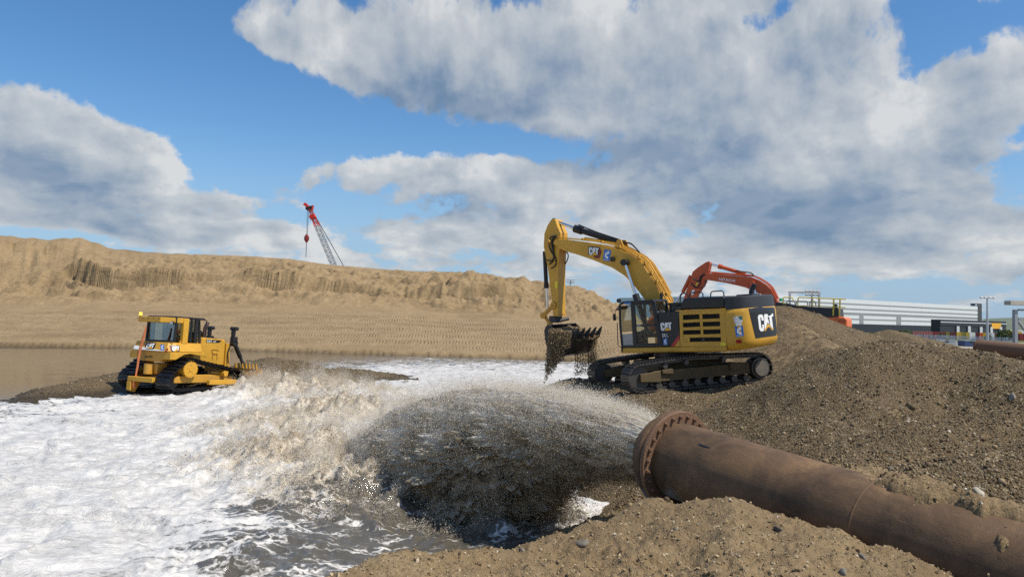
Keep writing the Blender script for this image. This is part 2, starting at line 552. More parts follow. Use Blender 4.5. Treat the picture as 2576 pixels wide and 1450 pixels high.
def heights(x, y, want_tread=False):
    """-> height, gravel share, wetness"""
    yy = np.maximum(y, 0.3)
    t = x / yy
    # near bank, where the photographer stands
    yc, zc = np.interp(t, CREST[0], CREST[1]), np.interp(t, CREST[0], CREST[2])
    k = np.clip(y / yc, 0, 1)
    lump = fbm(x, y, 1.1, 4, .5, 3) * .13 + fbm(x, y, .33, 4, .6, 5) * .085 + np.maximum(fbm(x, y, .13, 3, .6, 6), 0) * .06
    near = zc + (1.95 - zc) * (1 - k) ** 1.3 - .10 * np.sin(np.pi * k) ** 2 + lump * (1.0 - .35 * k ** 3)
    for cu, cv, cd_ in ((1648, 1252, 7.25), (1765, 1258, 7.0), (1838, 1258, 6.85), (1500, 1312, 6.9), (975, 1402, 5.3), (1240, 1380, 6.1)):
        near = smax(near, cone(x, y, at(cu, cv, cd_), .62, .16), .05)
    over = y - yc
    near = near - (1.35 - .5 * ss(t, .22, .34)) * (np.sqrt(np.maximum(over, 0) ** 2 + .05) - .2236)
    near = np.where(over > 0, near, near)
    # gravel mounds beyond the pipe
    w = fbm(x, y, 3.0, 4, .5, 21) * .45
    A = ridge(x + w, y + w, [at(2095, 905, 16.5), at(2150, 872, 16), at(2250, 858, 15), at(2330, 867, 14.8), at(2460, 882, 14.2), at(2600, 912, 13), at(2800, 930, 12)], .60, .7)
    Fm = ridge(x + w * .6, y - w * .6, [at(2150, 1150, 9.6), at(2290, 1075, 10.4), at(2420, 1050, 10.6), at(2600, 1020, 10.5), at(2900, 1010, 9.5)], .52, .35)
    G = ridge(x + w * .3, y, [on_pipe(1.9, .34, .34), on_pipe(2.2, .20, .45), on_pipe(2.8, .12, .525), on_pipe(3.4, .10, .54), on_pipe(4.0, .16, .50), on_pipe(4.6, .26, .43), on_pipe(7, .4, .32)], .42, .20)
    sv = (x - PIPE_C[0]) * PIPE_A[1] - (y - PIPE_C[1]) * PIPE_A[0]
    G = G + fbm(x, y, .16, 4, .6, 78) * .05 - 1.6 * np.maximum(0, -.14 - sv + fbm(x, y, .42, 4, .6, 77) * .26)
    F2 = ridge(x + w * .4, y, [at(2330, 1180, 7.8), at(2575, 1130, 8.2), at(2900, 1100, 8)], .5, .4)
    low = ridge(x + w, y + w, [at(2200, 1000, 13), (7.8, 15, 1.2), (8.4, 19, 1.0), (9.0, 23, 1.3)], .45, .5)
    # working platform of the yellow excavator
    plane = 1.33 + .075 * (x - 6.0)
    dd = np.sqrt(((x - 6.7) / 1.25) ** 2 + (y - 25.7) ** 2)
    B = plane - .62 * (np.sqrt(np.maximum(dd - 3.3, 0) ** 2 + .16) - .4) + fbm(x, y, 1.6, 4, .5, 31) * .16
    Ct = ridge(x + w * .5, y + w * .5, [(4.2, 25.0, 1.25), tuple(at(1440, 948, 27)), tuple(at(1392, 966, 27.5))], .55, .4)
    Dp = ridge(x + w, y + w, [at(1905, 800, 34), at(1965, 766, 34), at(2040, 786, 35), at(2130, 822, 36), at(2220, 850, 37)], .58, .5)
    D2 = ridge(x + w, y + w, [at(2180, 850, 55), at(2235, 829, 55), at(2290, 842, 56), at(2360, 858, 60)], .45, .6)
    D3 = ridge(x + w * .5, y + w * .5, [at(1975, 800, 30), at(2060, 850, 27), at(2110, 890, 24)], .62, .3)
    # bars the bulldozer is pushing up
    Hs = ridge(x + w * .6, y + w * .6, [(-26, 26.5, -.25), onz(55, 1004, .05), onz(170, 968, .35), onz(300, 938, .6), (-16.5, 33.0, .5), (-14.3, 32.0, .28), (-12.9, 32.6, .35)], .32, .8)
    Ip = ridge(x + w * .6, y + w * .6, [(-13.0, 33.6, .55), at(622, 905, 36.5), at(680, 897, 36.5), at(760, 907, 36), at(840, 932, 35)], .6, .5)
    Jb = ridge(x + w, y + w, [onz(860, 925, .45), onz(930, 932, .40), onz(1025, 955, .12)], .20, .6)
    # land behind and to the right
    lm = ss(x - (.215 * y + .8), 0, 4) * ss(y, 24, 32)
    land = -1.4 + lm * (2.2 + .9 * ss(x - .5 * y, -3, 8)) - 1.9 * ss(y, 52, 75) * lm * ss(t, .22, .34)
    piles = smax(smax(A, low, .3), np.maximum(Dp, np.maximum(D2, D3)), .15)
    sandy = smax(smax(Fm, F2, .15), G, .12)
    right = smax(smax(piles, sandy, .18), smax(B, Ct, .2), .2)
    bars = np.maximum(Hs, np.maximum(Ip, Jb))
    # far beach and bank
    ys = np.interp(t, SHORE[0], SHORE[1])
    yt, zt = np.interp(t, TOE[0], TOE[1]), np.interp(t, TOE[0], TOE[2])
    yk, zk = np.interp(t, TOP[0], TOP[1]), np.interp(t, TOP[0], TOP[2])
    sh = y - ys + fbm(x, y, 5, 3, .5, 41) * .7
    q = np.clip((y - ys) / np.maximum(yt - ys, 1), 0, 1)
    beach = np.where(sh > 0, .10 + np.minimum(sh, .35) * .5 + (zt - .28) * q ** .85, -.12 + sh * .25)
    flat = ss(q, .02, .1) * (1 - ss(q, .72, .95))
    # tracked-over rows: grouser prints in bands along the shore
    band = np.sin((y + fbm(x, y, 9, 2, .5, 44) * 1.4 + x * .035) * 2 * np.pi / 3.1)
    beach = beach + flat * (.05 * band + fbm(x, y, 1.2, 3, .5, 46) * .06)
    p = (y - yt) / np.maximum(yk - yt, 1)
    env = np.sin(np.pi * np.clip(p, 0, 1)) ** .6
    pw_ = p + fbm(x * .30, y, 7, 4, .5, 51) * .34 + fbm(x * .5, y, 3.0, 3, .5, 52) * .022
    pf = np.clip(p, 0, 1)
    cliff = ss(fbm(x * .35, y * .8, 8, 3, .5, 57), -.32, .10)
    steps = .46 * ss(pw_, .39, .42) + .20 * ss(pw_, .65, .69) + .20 * ss(pw_, .19, .22) + .14 * ss(pw_, .85, .88)
    prof = pf + env * cliff * (.85 + .2 * ss(t, -.22, -.05)) * (steps - np.clip(pw_, 0, 1))
    bank = zt + (zk - zt) * prof
    rid = fbm(x, y * .9, 4.5, 5, .55, 53, True)
    bank = bank + env * (rid * (.45 + .55 * ss(t, -.22, -.05)) + fbm(x, y, 2.6, 5, .62, 54) * (.75 + .35 * ss(t, -.22, -.05)) + fbm(x, y, .7, 3, .6, 58) * .12 + fbm(x * .5, y, 14, 2, .5, 56) * 1.3)
    back = zk - .02 * (y - yk) + fbm(x, y, 6, 4, .5, 55) * .5 * ss(y - yk, -1, 3) - 1.2 * np.maximum(y - yk - 14, 0)
    far = np.where(y < yt, beach, np.where(y < yk, bank, np.maximum(back, -1.5)))
    far = np.where(y < 40, -1.4, far) - 1.2 * ss(t, .26, .36)
    small = fbm(x, y, .9, 4, .5, 61) * .11 + fbm(x, y, .22, 4, .6, 62) * .05
    h = smax(smax(right, bars, .1) + small, np.where(y < 40, land, smax(land, far, .3)), .2)
    g_right = np.maximum(ss(np.maximum(piles, np.maximum(B, Ct)) - sandy, -.15, .2), .62 * ss(np.maximum(Fm, F2) - G, -.05, .12))
    g_right = np.where(D3 + .05 > np.maximum(A, np.maximum(Dp, B)), np.minimum(g_right, .48), g_right)
    grav = np.where(bars > right, 1.0, g_right)
    land_h = np.where(y < 40, land, np.maximum(land, far))
    grav = np.where(np.maximum(right, bars) + .05 > land_h, grav, np.where(y < 48, .4, .06))
    is_near = (near > h) & (y < 12)
    h = np.where(y < 13, smax(near + fbm(x, y, .09, 3, .6, 63) * .014, h, .06), h)
    grav = np.where(is_near, .12, grav)
    # bed of the basin
    h = np.maximum(h, -1.4)
    wet = 1 - ss(h, .05, .32 + .10 * fbm(x, y, 1.5, 3, .5, 70))
    wet = np.where(y > 50, 1 - ss(h, .04, .30), wet)
    if want_tread:
        return h, grav, wet, np.where((y < yt) & (y > 48), flat * ss(band, -.55, .0), 0) * (1 - ss(t, .12, .2)), np.where(y > 80, ss(p, -.02, .12) * (1 - ss(t, .22, .3)), 0)
    return h, grav, wet


def polar(r, ph):
    R, P_ = np.meshgrid(r, ph, indexing='ij')
    return R * np.sin(P_), R * np.cos(P_)


# ---------------------------------------------------------------- ground material
GROUND = bpy.data.materials.new('sand_and_gravel')
GROUND.use_nodes = True
g = NG(GROUND.node_tree)
pos = g.n('ShaderNodeNewGeometry').outputs['Position']
a_g = g.n('ShaderNodeAttribute', attribute_name='gravel').outputs['Fac']
a_w = g.n('ShaderNodeAttribute', attribute_name='wet').outputs['Fac']
nb = g.noise(pos, .35, 6, .6)
nm = g.noise(pos, 2.6, 6, .65)
nf = g.noise(pos, 38, 4, .7)
v1 = g.voro(pos, 26)
v2 = g.voro(pos, 60)
d1 = g.voro(pos, 26, 'Distance')
d2 = g.voro(pos, 60, 'Distance')
sandc = g.mix(g.smooth(nb, .3, .7), (.33, .232, .120), (.43, .315, .172))
sandc = g.mix(g.smooth(nm, .35, .75), sandc, (.27, .185, .10))
sandc = g.mix(g.math('MULTIPLY', g.smooth(nf, .3, .7), .40), sandc, (.19, .13, .07))
ngr = g.noise(pos, 9.0, 5, .75)
sandc = g.mix(g.smooth(ngr, .52, .72, 0, .5), sandc, (.17, .115, .06))
sandc = g.mix(g.smooth(ngr, .46, .30, 0, .45), sandc, (.50, .38, .24))
peb = g.ramp(g.n('ShaderNodeSeparateXYZ', {0: v1}).outputs[0], [(0, (.080, .055, .027)), (.35, (.14, .098, .049)), (.6, (.215, .153, .077)), (.82, (.31, .228, .122)), (.94, (.44, .35, .22)), (1, (.62, .56, .45))])
peb2 = g.ramp(g.n('ShaderNodeSeparateXYZ', {0: v2}).outputs[1], [(0, (.080, .055, .027)), (.45, (.15, .104, .052)), (.78, (.25, .176, .09)), (1, (.46, .39, .28))])
gravc = g.mix(g.smooth(nm, .35, .65), peb, peb2)
gravc = g.mix(g.smooth(nb, .42, .68, 0, .65), gravc, (.24, .168, .09))
gravc = g.mix(g.smooth(g.noise(pos, .8, 4, .6), .56, .70, 0, .55), gravc, (.085, .06, .034))
pm = g.smooth(g.n('ShaderNodeSeparateXYZ', {0: v2}).outputs[2], .80, .84)
sandc = g.mix(g.math('MULTIPLY', pm, .6), sandc, peb2)
damp = g.smooth(g.noise(g.n('ShaderNodeMapping', {'Vector': pos, 'Scale': (.5, 1, 1.6)}).outputs[0], .22, 6, .62), .50, .68, 0, .55)
sandc = g.mix(damp, sandc, (.20, .138, .072))
gf = g.smooth(g.math('ADD', a_g, g.math('MULTIPLY', g.math('SUBTRACT', nm, .5), .8)), .30, .62)
colr = g.mix(gf, sandc, gravc)
dark = g.vmath('SCALE', colr)
dark.node.inputs['Scale'].default_value = .42
colr = g.mix(a_w, colr, dark)
a_t = g.n('ShaderNodeAttribute', attribute_name='tread').outputs['Fac']
px_ = g.n('ShaderNodeSeparateXYZ', {0: pos})
tph = g.math('ADD', g.math('MULTIPLY', px_.outputs[0], 2 * math.pi / .31), g.math('MULTIPLY', g.noise(pos, .7, 4), 14.0))
tph = g.math('ADD', tph, g.math('MULTIPLY', g.math('SINE', g.math('MULTIPLY', px_.outputs[1], 2.0)), .9))
twv = g.math('MULTIPLY', g.math('SINE', tph), g.math('MULTIPLY', a_t, g.smooth(g.noise(pos, 1.1, 3), .34, .56)))
nf2 = g.noise(pos, 150, 3, .7)
hgt = g.math('ADD', g.math('MULTIPLY', g.math('ADD', d1, g.math('MULTIPLY', d2, .6)), g.math('MULTIPLY_ADD', gf, -.8, -.12)), g.math('ADD', g.math('MULTIPLY', nf, .42), g.math('MULTIPLY', nf2, .12)))
hgt = g.math('ADD', hgt, g.math('MULTIPLY', twv, .75))
hgt = g.math('ADD', hgt, g.math('MULTIPLY', ngr, .8))
a_b = g.n('ShaderNodeAttribute', attribute_name='bank').outputs['Fac']
rg = g.noise(g.n('ShaderNodeMapping', {'Vector': pos, 'Scale': (.7, 1, 1.2)}).outputs[0], .30, 7, .58, .5)
rgr = g.math('ABSOLUTE', g.math('SUBTRACT', rg, .5))
hgt = g.math('ADD', hgt, g.math('MULTIPLY', a_b, g.math('ADD', g.math('MULTIPLY', rg, 5.0), g.math('MULTIPLY', g.math('MINIMUM', rgr, .05), 14.0))))
colr = g.mix(g.math('MULTIPLY', a_b, g.smooth(rg, .43, .32, 0, .45)), colr, (.19, .13, .066))
bmp = g.n('ShaderNodeBump', {'Strength': 1.0, 'Distance': .06, 'Height': hgt})
bs = g.n('ShaderNodeBsdfPrincipled', {'Base Color': colr, 'Roughness': g.math('MULTIPLY_ADD', a_w, -.4, .92), 'Specular IOR Level': .25, 'Normal': bmp.outputs[0]})
g.n('ShaderNodeOutputMaterial', {'Surface': bs.outputs[0]})

r_near = [1.2]
while r_near[-1] < 46.5:
    r_near.append(r_near[-1] * (1.0066 if r_near[-1] < 11 else 1.0085))
ph = np.radians(np.arange(-48, 48.01, .15))
X, Y = polar(np.array(r_near), ph)
Hn, Gv, Wt = heights(X, Y)
me = mesh_np('ground', np.stack([X, Y, Hn], -1).reshape(-1, 3), grid_faces(*X.shape), {'gravel': Gv.ravel(), 'wet': Wt.ravel()})
tag(link('ground', me, None, GROUND), 'sand and gravel ground of the works', None, None, 'structure')
r_far = np.concatenate([np.arange(46, 60, .7), np.arange(60, 90, .32), np.arange(90, 124, .20), np.arange(124, 170, 2.5)])
ph2 = np.radians(np.arange(-42, 40.01, .105))
X, Y = polar(r_far, ph2)
Hf, Gv, Wt, Td, Bk = heights(X, Y, True)
Hf = np.where(r_far[:, None] > 160, np.minimum(Hf, -1.0), Hf)
me = mesh_np('embankment', np.stack([X, Y, Hf], -1).reshape(-1, 3), grid_faces(*X.shape), {'gravel': Gv.ravel(), 'wet': Wt.ravel(), 'tread': Td.ravel(), 'bank': Bk.ravel()})
tag(link('embankment', me, None, GROUND), 'sand beach and eroded sand embankment behind the water', None, None, 'structure')

# plain to the horizon
PLAIN = bpy.data.materials.new('grass_plain')
PLAIN.use_nodes = True
g = NG(PLAIN.node_tree)
pos = g.n('ShaderNodeNewGeometry').outputs['Position']
n1 = g.noise(pos, .02, 6, .65)
n2 = g.noise(pos, .6, 5, .7)
c = g.mix(g.smooth(n1, .35, .65), (.085, .115, .035), (.13, .15, .055))
c = g.mix(g.smooth(n2, .45, .75), c, (.06, .085, .03))
y_ = g.n('ShaderNodeSeparateXYZ', {0: pos}).outputs[1]
c = g.mix(g.smooth(y_, 205, 225, 1, 0), c, g.mix(n2, (.30, .26, .20), (.40, .36, .29)))
b_ = g.n('ShaderNodeBsdfPrincipled', {'Base Color': c, 'Roughness': .95, 'Specular IOR Level': .1})
g.n('ShaderNodeOutputMaterial', {'Surface': b_.outputs[0]})
rr = np.geomspace(8, 7000, 60)
aa = np.linspace(0, 2 * np.pi, 97)
X, Y = polar(rr, aa)
V = np.stack([X, Y, np.full_like(X, -1.6) + 1.3 * ss(Y, 120, 170)], -1).reshape(-1, 3)
tag(link('plain', mesh_np('plain', V, grid_faces(*X.shape)), None, PLAIN), 'flat grassland to the horizon', None, None, 'structure')


# ---------------------------------------------------------------- water
FOAM_P = [  # (u, v) on the water, radius (m), foam share
    (150, 1150, 9, 1.0), (350, 1120, 8, 1.0), (550, 1050, 6, .98), (100, 1300, 6, 1.0), (400, 1300, 5, 1.0), (200, 1420, 5, .98), (650, 1180, 4.5, .98), (480, 1000, 6, .98),
    (700, 1020, 4, .80), (780, 1060, 3.0, .72), (850, 1180, 2.6, .7), (620, 1330, 2.6, .86), (700, 1400, 2.2, .62), (900, 1330, 1.9, .22), (1050, 1330, 1.9, .24), (1000, 1400, 1.7, .34), (850, 1420, 1.7, .36), (760, 1340, 1.4, .5), (1150, 1320, 1.2, .22),
    (1150, 1380, 1.5, .38), (1250, 1340, 1.4, .45), (1400, 1310, 1.6, .95), (1550, 1260, 2.0, 1.0), (960, 1040, 4, .97), (1080, 1000, 5, .97), (1200, 970, 6, .95), (1350, 970, 6, .95), (1100, 940, 7, .85),
    (1250, 925, 8, .72), (1400, 925, 8, .7), (1000, 905, 9, .5), (1150, 900, 9, .35), (850, 990, 3, .72), (60, 1040, 3.0, .6), (230, 1020, 2.5, .75), (760, 960, 3, .5), (1800, 1065, 5, 1.0), (1650, 1100, 5, 1.0),
    (100, 920, 12, -.05), (400, 900, 14, .0), (250, 880, 12, .12), (700, 890, 9, .1), (950, 880, 9, .18), (40, 980, 5, .0), (1300, 900, 9, .3), (150, 940, 9, -.05)]
FP = np.array([[*onz(a, b, 0)[:2], r_, f_] for a, b, r_, f_ in FOAM_P])
SPL = [  # churned places: (u, v), radius, height of the heave, roughness
    (1000, 1150, 3.2, .18, .9), (880, 1060, 3.8, .34, 1.15), (760, 1000, 3.6, .42, 1.1), (690, 980, 2.8, .36, 1.0), (625, 985, 2.0, .22, .7), (820, 985, 2.6, .35, 1.0), (930, 1000, 3.2, .20, .8),
    (1100, 1040, 4.0, .15, .6), (1250, 980, 5, .10, .4), (770, 1170, 3.0, .22, 1.1), (880, 1250, 2.4, .16, 1.0), (700, 1090, 3.0, .2, .9), (1050, 1290, 2.0, .10, .7), (1200, 1330, 1.6, .08, .7), (620, 1120, 3, .12, .45), (480, 1090, 3.5, .12, .3),
    (640, 1420, 1.6, .05, .4), (1330, 1340, 1.4, .10, .8)]
SP = np.array([[*onz(a, b, 0)[:2], r_, h_, k_] for a, b, r_, h_, k_ in SPL])


def water_fields(x, y):
    ws = np.zeros_like(x)
    f = np.zeros_like(x)
    for px, py, r_, fo in FP:
        k = np.exp(-((x - px) ** 2 + (y - py) ** 2) / (r_ * r_)) * (3.0 / r_) ** 2 + 1e-9
        ws += k
        f += k * fo
    foam = f / ws
    churn = np.zeros_like(x)
    heave = np.zeros_like(x)
    for px, py, r_, h_, k_ in SP:
        k = np.exp(-((x - px) ** 2 + (y - py) ** 2) / (r_ * r_))
        churn = np.maximum(churn, k * k_)
        heave = np.maximum(heave, k * h_)
    return foam, churn, heave


def water_height(x, y):
    foam, churn, heave = water_fields(x, y)
    dist = np.hypot(x, y)
    calm = ss(foam, .15, .6)
    # long low folds running with the flow on the foam, choppy heaps where it churns
    q = y + .22 * x + fbm(x, y, 3.0, 3, .5, 81) * 1.5
    folds = fbm(x * .28, q, 1.1, 5, .5, 82) * .17 + fbm(x * .40, q, .30, 4, .55, 83) * .055
    sharp = fbm(x * .5, q, .9, 5, .55, 84, True) * .07
    z = calm * (folds + sharp * .35) * (.7 + .5 * ss(dist, 6, 14)) + (1 - calm) * fbm(x * .5, y, .8, 3, .5, 85) * .02
    c1 = fbm(x * .75, y, 1.3, 6, .60, 86, True) * .36 + fbm(x * .7, y, .45, 5, .65, 87) * .26
    z = z + churn ** 1.3 * c1 + heave * (1.0 + fbm(x, y, .8, 4, .6, 88) * 1.2)
    z = z + .12 * ss(30 - dist, 0, 20) * calm - .05 * (1 - calm)
    return z, foam, churn


WATER = bpy.data.materials.new('silty_water')
WATER.use_nodes = True
g = NG(WATER.node_tree)
pos = g.n('ShaderNodeNewGeometry').outputs['Position']
a_f = g.n('ShaderNodeAttribute', attribute_name='foam').outputs['Fac']
a_c = g.n('ShaderNodeAttribute', attribute_name='churn').outputs['Fac']
mp = g.n('ShaderNodeMapping', {'Vector': pos, 'Rotation': (0, 0, math.radians(12)), 'Scale': (.38, 1.0, 1.0)}).outputs[0]
wv = g.vmath('ADD', mp, g.vmath('MULTIPLY', g.noise(pos, 1.2, 3, out=1), (.5, .5, .5)))
n_s = g.noise(wv, 2.2, 9, .68)
n_l = g.noise(wv, 9.0, 6, .7)
n_c = g.noise(pos, 5.5, 8, .72, .6)
lace = g.voro(g.vmath('ADD', wv, g.vmath('MULTIPLY', g.noise(pos, 4, 3, out=1), (.3, .3, .3))), 4.5, 'Distance', 'DISTANCE_TO_EDGE')
lace = g.smooth(lace, .16, .01)
field = g.math('ADD', g.math('MULTIPLY', n_s, .75), g.math('MULTIPLY', n_l, .30))
field = g.math('ADD', field, g.math('MULTIPLY', lace, .10))
thr = g.math('MULTIPLY_ADD', a_f, -.56, .875)
ff = g.smooth(g.math('SUBTRACT', field, thr), -.06, .07)
br = g.mix(n_c, (.072, .067, .056), (.125, .110, .083))
slt = g.mix(g.smooth(n_c, .38, .62), (.25, .185, .105), (.62, .56, .455))
wh = g.mix(g.smooth(g.math('ADD', g.math('MULTIPLY', n_l, .5), g.math('MULTIPLY', n_s, .5)), .40, .60), (.49, .475, .445), (.71, .69, .65))
cf = g.smooth(g.math('ADD', a_c, g.math('MULTIPLY', g.math('SUBTRACT', n_c, .5), 2.1)), .40, .95)
wh = g.mix(cf, wh, slt)
colr = g.mix(ff, br, wh)
hh = g.math('ADD', g.math('MULTIPLY', n_s, .8), g.math('ADD', g.math('MULTIPLY', n_l, .35), g.math('MULTIPLY', g.math('MULTIPLY', n_c, a_c), 1.4)))
wr = g.n('ShaderNodeMapping', {'Vector': g.vmath('ADD', pos, g.vmath('MULTIPLY', g.noise(pos, .7, 3, out=1), (1.2, 1.2, 0))), 'Rotation': (0, 0, math.radians(10)), 'Scale': (.30, 1.0, 1.0)}).outputs[0]
w1 = g.math('ABSOLUTE', g.math('SUBTRACT', g.noise(wr, 3.2, 5, .6), .5))
w2 = g.math('ABSOLUTE', g.math('SUBTRACT', g.noise(wr, 10.0, 4, .6), .5))
crease = g.math('ADD', g.math('MULTIPLY', g.math('MINIMUM', w1, .10), 5.0), g.math('MULTIPLY', g.math('MINIMUM', w2, .12), 2.2))
hh = g.math('ADD', g.math('MULTIPLY', hh, .6), g.math('MULTIPLY', crease, g.math('MULTIPLY_ADD', a_f, .85, .1)))
bmp = g.n('ShaderNodeBump', {'Strength': g.math('MULTIPLY_ADD', a_f, .5, .10), 'Distance': .065, 'Height': hh})
bs = g.n('ShaderNodeBsdfPrincipled', {'Base Color': colr, 'Roughness': g.math('MULTIPLY_ADD', ff, .38, .07), 'Specular IOR Level': .6, 'Normal': bmp.outputs[0]})
g.n('ShaderNodeOutputMaterial', {'Surface': bs.outputs[0]})

r_w = [4.0]
while r_w[-1] < 40:
    r_w.append(r_w[-1] * 1.0058)
r_w = np.concatenate([np.array(r_w), np.arange(40.4, 76, .6)])
ph = np.radians(np.arange(-44, 38, .145))
X, Y = polar(r_w, ph)
Z, Fo, Ch = water_height(X, Y)
me = mesh_np('water', np.stack([X, Y, Z], -1).reshape(-1, 3), grid_faces(*X.shape), {'foam': Fo.ravel(), 'churn': Ch.ravel()})
tag(link('water', me, None, WATER), 'foaming silty water of the basin', None, None, 'structure')


# ---------------------------------------------------------------- scattered grains and drops
OCT_V = np.array([(1, 0, 0), (-1, 0, 0), (0, 1, 0), (0, -1, 0), (0, 0, 1), (0, 0, -1)], float)
OCT_F = np.array([(0, 2, 4), (2, 1, 4), (1, 3, 4), (3, 0, 4), (2, 0, 5), (1, 2, 5), (3, 1, 5), (0, 3, 5)])
TET_V = np.array([(1, 1, 1), (-1, -1, 1), (-1, 1, -1), (1, -1, -1)], float) * .8
TET_F = np.array([(0, 1, 2), (0, 3, 1), (0, 2, 3), (1, 3, 2)])


def rand_rot(n):
    q = rng.normal(size=(n, 4))
    q /= np.linalg.norm(q, axis=1)[:, None]
    w, x, y, z = q.T
    return np.stack([1 - 2 * (y * y + z * z), 2 * (x * y - z * w), 2 * (x * z + y * w), 2 * (x * y + z * w), 1 - 2 * (x * x + z * z), 2 * (y * z - x * w), 2 * (x * z - y * w), 2 * (y * z + x * w), 1 - 2 * (x * x + y * y)], 1).reshape(n, 3, 3)


def scatter(name, P, size, tint, mat, kind='oct', stretch=None, label=None, parent=None, squash=(1, .8, .6)):
    n = len(P)
    bv, bf = (OCT_V, OCT_F) if kind == 'oct' else (TET_V, TET_F)
    k = len(bv)
    V = bv[None] * (1 + rng.uniform(-.3, .3, (n, k, 1)))
    V = V * np.array(squash) * size[:, None, None]
    V = np.einsum('nij,nkj->nki', rand_rot(n), V)
    if stretch is not None:      # smear along a direction (n,3)
        V = V + stretch[:, None, :] * np.einsum('nki,ni->nk', V / size[:, None, None], stretch / (np.linalg.norm(stretch, axis=1)[:, None] + 1e-9))[..., None]
    V = V + P[:, None, :]
    F = (bf[None] + (np.arange(n) * k)[:, None, None]).reshape(-1, 3)
    me = mesh_np(name, V.reshape(-1, 3), F, {'tint': np.repeat(tint, k)}, smooth=False)
    o = link(name, me, parent, mat)
    if parent is None:
        tag(o, label, None, None, 'stuff')
    return o


PTS = bpy.data.node_groups.new('drops_as_points', 'GeometryNodeTree')
PTS.interface.new_socket('Geometry', in_out='INPUT', socket_type='NodeSocketGeometry')
PTS.interface.new_socket('Material', in_out='INPUT', socket_type='NodeSocketMaterial')
PTS.interface.new_socket('Geometry', in_out='OUTPUT', socket_type='NodeSocketGeometry')
_gi, _go = PTS.nodes.new('NodeGroupInput'), PTS.nodes.new('NodeGroupOutput')
_mp, _sm, _na = PTS.nodes.new('GeometryNodeMeshToPoints'), PTS.nodes.new('GeometryNodeSetMaterial'), PTS.nodes.new('GeometryNodeInputNamedAttribute')
_na.data_type = 'FLOAT'
_na.inputs['Name'].default_value = 'radius_m'
PTS.links.new(_gi.outputs[0], _mp.inputs['Mesh'])
PTS.links.new(_na.outputs['Attribute'], _mp.inputs['Radius'])
PTS.links.new(_mp.outputs[0], _sm.inputs[0])
PTS.links.new(_gi.outputs[1], _sm.inputs['Material'])
PTS.links.new(_sm.outputs[0], _go.inputs[0])


def points(name, P, size, tint, mat, label, cat=None):
    '''fine grains or drops as a cloud of tiny round points'''
    me = bpy.data.meshes.new(name)
    me.vertices.add(len(P))
    me.vertices.foreach_set('co', np.ascontiguousarray(P, np.float32).ravel())
    for nm, a in (('radius_m', size), ('tint', tint)):
        me.attributes.new(nm, 'FLOAT', 'POINT').data.foreach_set('value', np.asarray(a, np.float32))
    o = link(name, me, None, mat)
    md = o.modifiers.new('points', 'NODES')
    md.node_group = PTS
    for it in PTS.interface.items_tree:
        if it.name == 'Material' and it.in_out == 'INPUT':
            md[it.identifier] = mat
    return tag(o, label, cat, None, 'stuff')


def grain_mat(name, stops, rough=.8, spec=.3, trans=0.0):
    m = bpy.data.materials.new(name)
    m.use_nodes = True
    g = NG(m.node_tree)
    t = g.n('ShaderNodeAttribute', attribute_name='tint').outputs['Fac']
    cr_ = g.ramp(t, stops)
    b = g.n('ShaderNodeBsdfPrincipled', {'Base Color': cr_, 'Roughness': rough, 'Specular IOR Level': spec})
    if trans:
        b = g.n('ShaderNodeMixShader', {0: trans, 1: b.outputs[0], 2: g.n('ShaderNodeBsdfTranslucent', {'Color': cr_}).outputs[0]})
    g.n('ShaderNodeOutputMaterial', {'Surface': b.outputs[0]})
    return m


STONE = grain_mat('pebbles', [(0, (.065, .046, .025)), (.3, (.16, .113, .060)), (.6, (.28, .205, .112)), (.85, (.43, .335, .21)), (1, (.66, .60, .49))])
DROPS = grain_mat('slurry_drops', [(0, (.07, .05, .028)), (.3, (.24, .18, .10)), (.55, (.46, .37, .24)), (.8, (.66, .58, .46)), (1, (.84, .80, .72))], .35, .5, .5)

# ---------------------------------------------------------------- rusty discharge pipe
RUST = bpy.data.materials.new('rusty_steel')
RUST.use_nodes = True
g = NG(RUST.node_tree)
co = g.n('ShaderNodeTexCoord').outputs['Object']
n1 = g.noise(co, 1.4, 8, .7, .4)
n2 = g.noise(g.n('ShaderNodeMapping', {'Vector': co, 'Scale': (.6, 3, 3)}).outputs[0], 5, 8, .75)
n3 = g.noise(co, 60, 4, .7)
scr = g.noise(g.n('ShaderNodeMapping', {'Vector': co, 'Rotation': (.3, .5, .9), 'Scale': (3.5, 22, 22)}).outputs[0], 1.6, 4, .8)
c = g.ramp(n1, [(.28, (.046, .030, .019)), (.43, (.090, .056, .032)), (.56, (.15, .090, .048)), (.70, (.25, .142, .064))])
c = g.mix(g.smooth(n2, .5, .75, 0, .6), c, (.17, .10, .065))
c = g.mix(g.smooth(n3, .5, .8, 0, .5), c, (.045, .03, .024))
c = g.mix(g.smooth(scr, .62, .72, 0, .6), c, (.30, .195, .11))
sp = g.n('ShaderNodeSeparateXYZ', {0: co})
bl = g.math('MULTIPLY', g.smooth(sp.outputs[0], -.55, -.22), g.math('MULTIPLY', g.smooth(sp.outputs[2], -.18, -.34), g.smooth(g.math('ADD', n1, g.math('MULTIPLY', n2, .5)), .62, .78)))
c = g.mix(g.math('MULTIPLY', bl, .8), c, (.16, .20, .24))
du = g.math('MULTIPLY', g.smooth(sp.outputs[0], -1.6, -2.4), g.smooth(g.math('ADD', g.math('MULTIPLY', n3, .5), g.math('MULTIPLY', n1, .5)), .56, .66))
c = g.mix(g.math('MULTIPLY', du, g.smooth(sp.outputs[2], .15, .42, 0, .8)), c, (.33, .25, .15))
bmp = g.n('ShaderNodeBump', {'Strength': .4, 'Distance': .012, 'Height': g.math('ADD', n3, g.math('MULTIPLY', n2, .8))})
b_ = g.n('ShaderNodeBsdfPrincipled', {'Base Color': c, 'Roughness': .72, 'Metallic': .0, 'Specular IOR Level': .3, 'Normal': bmp.outputs[0]})
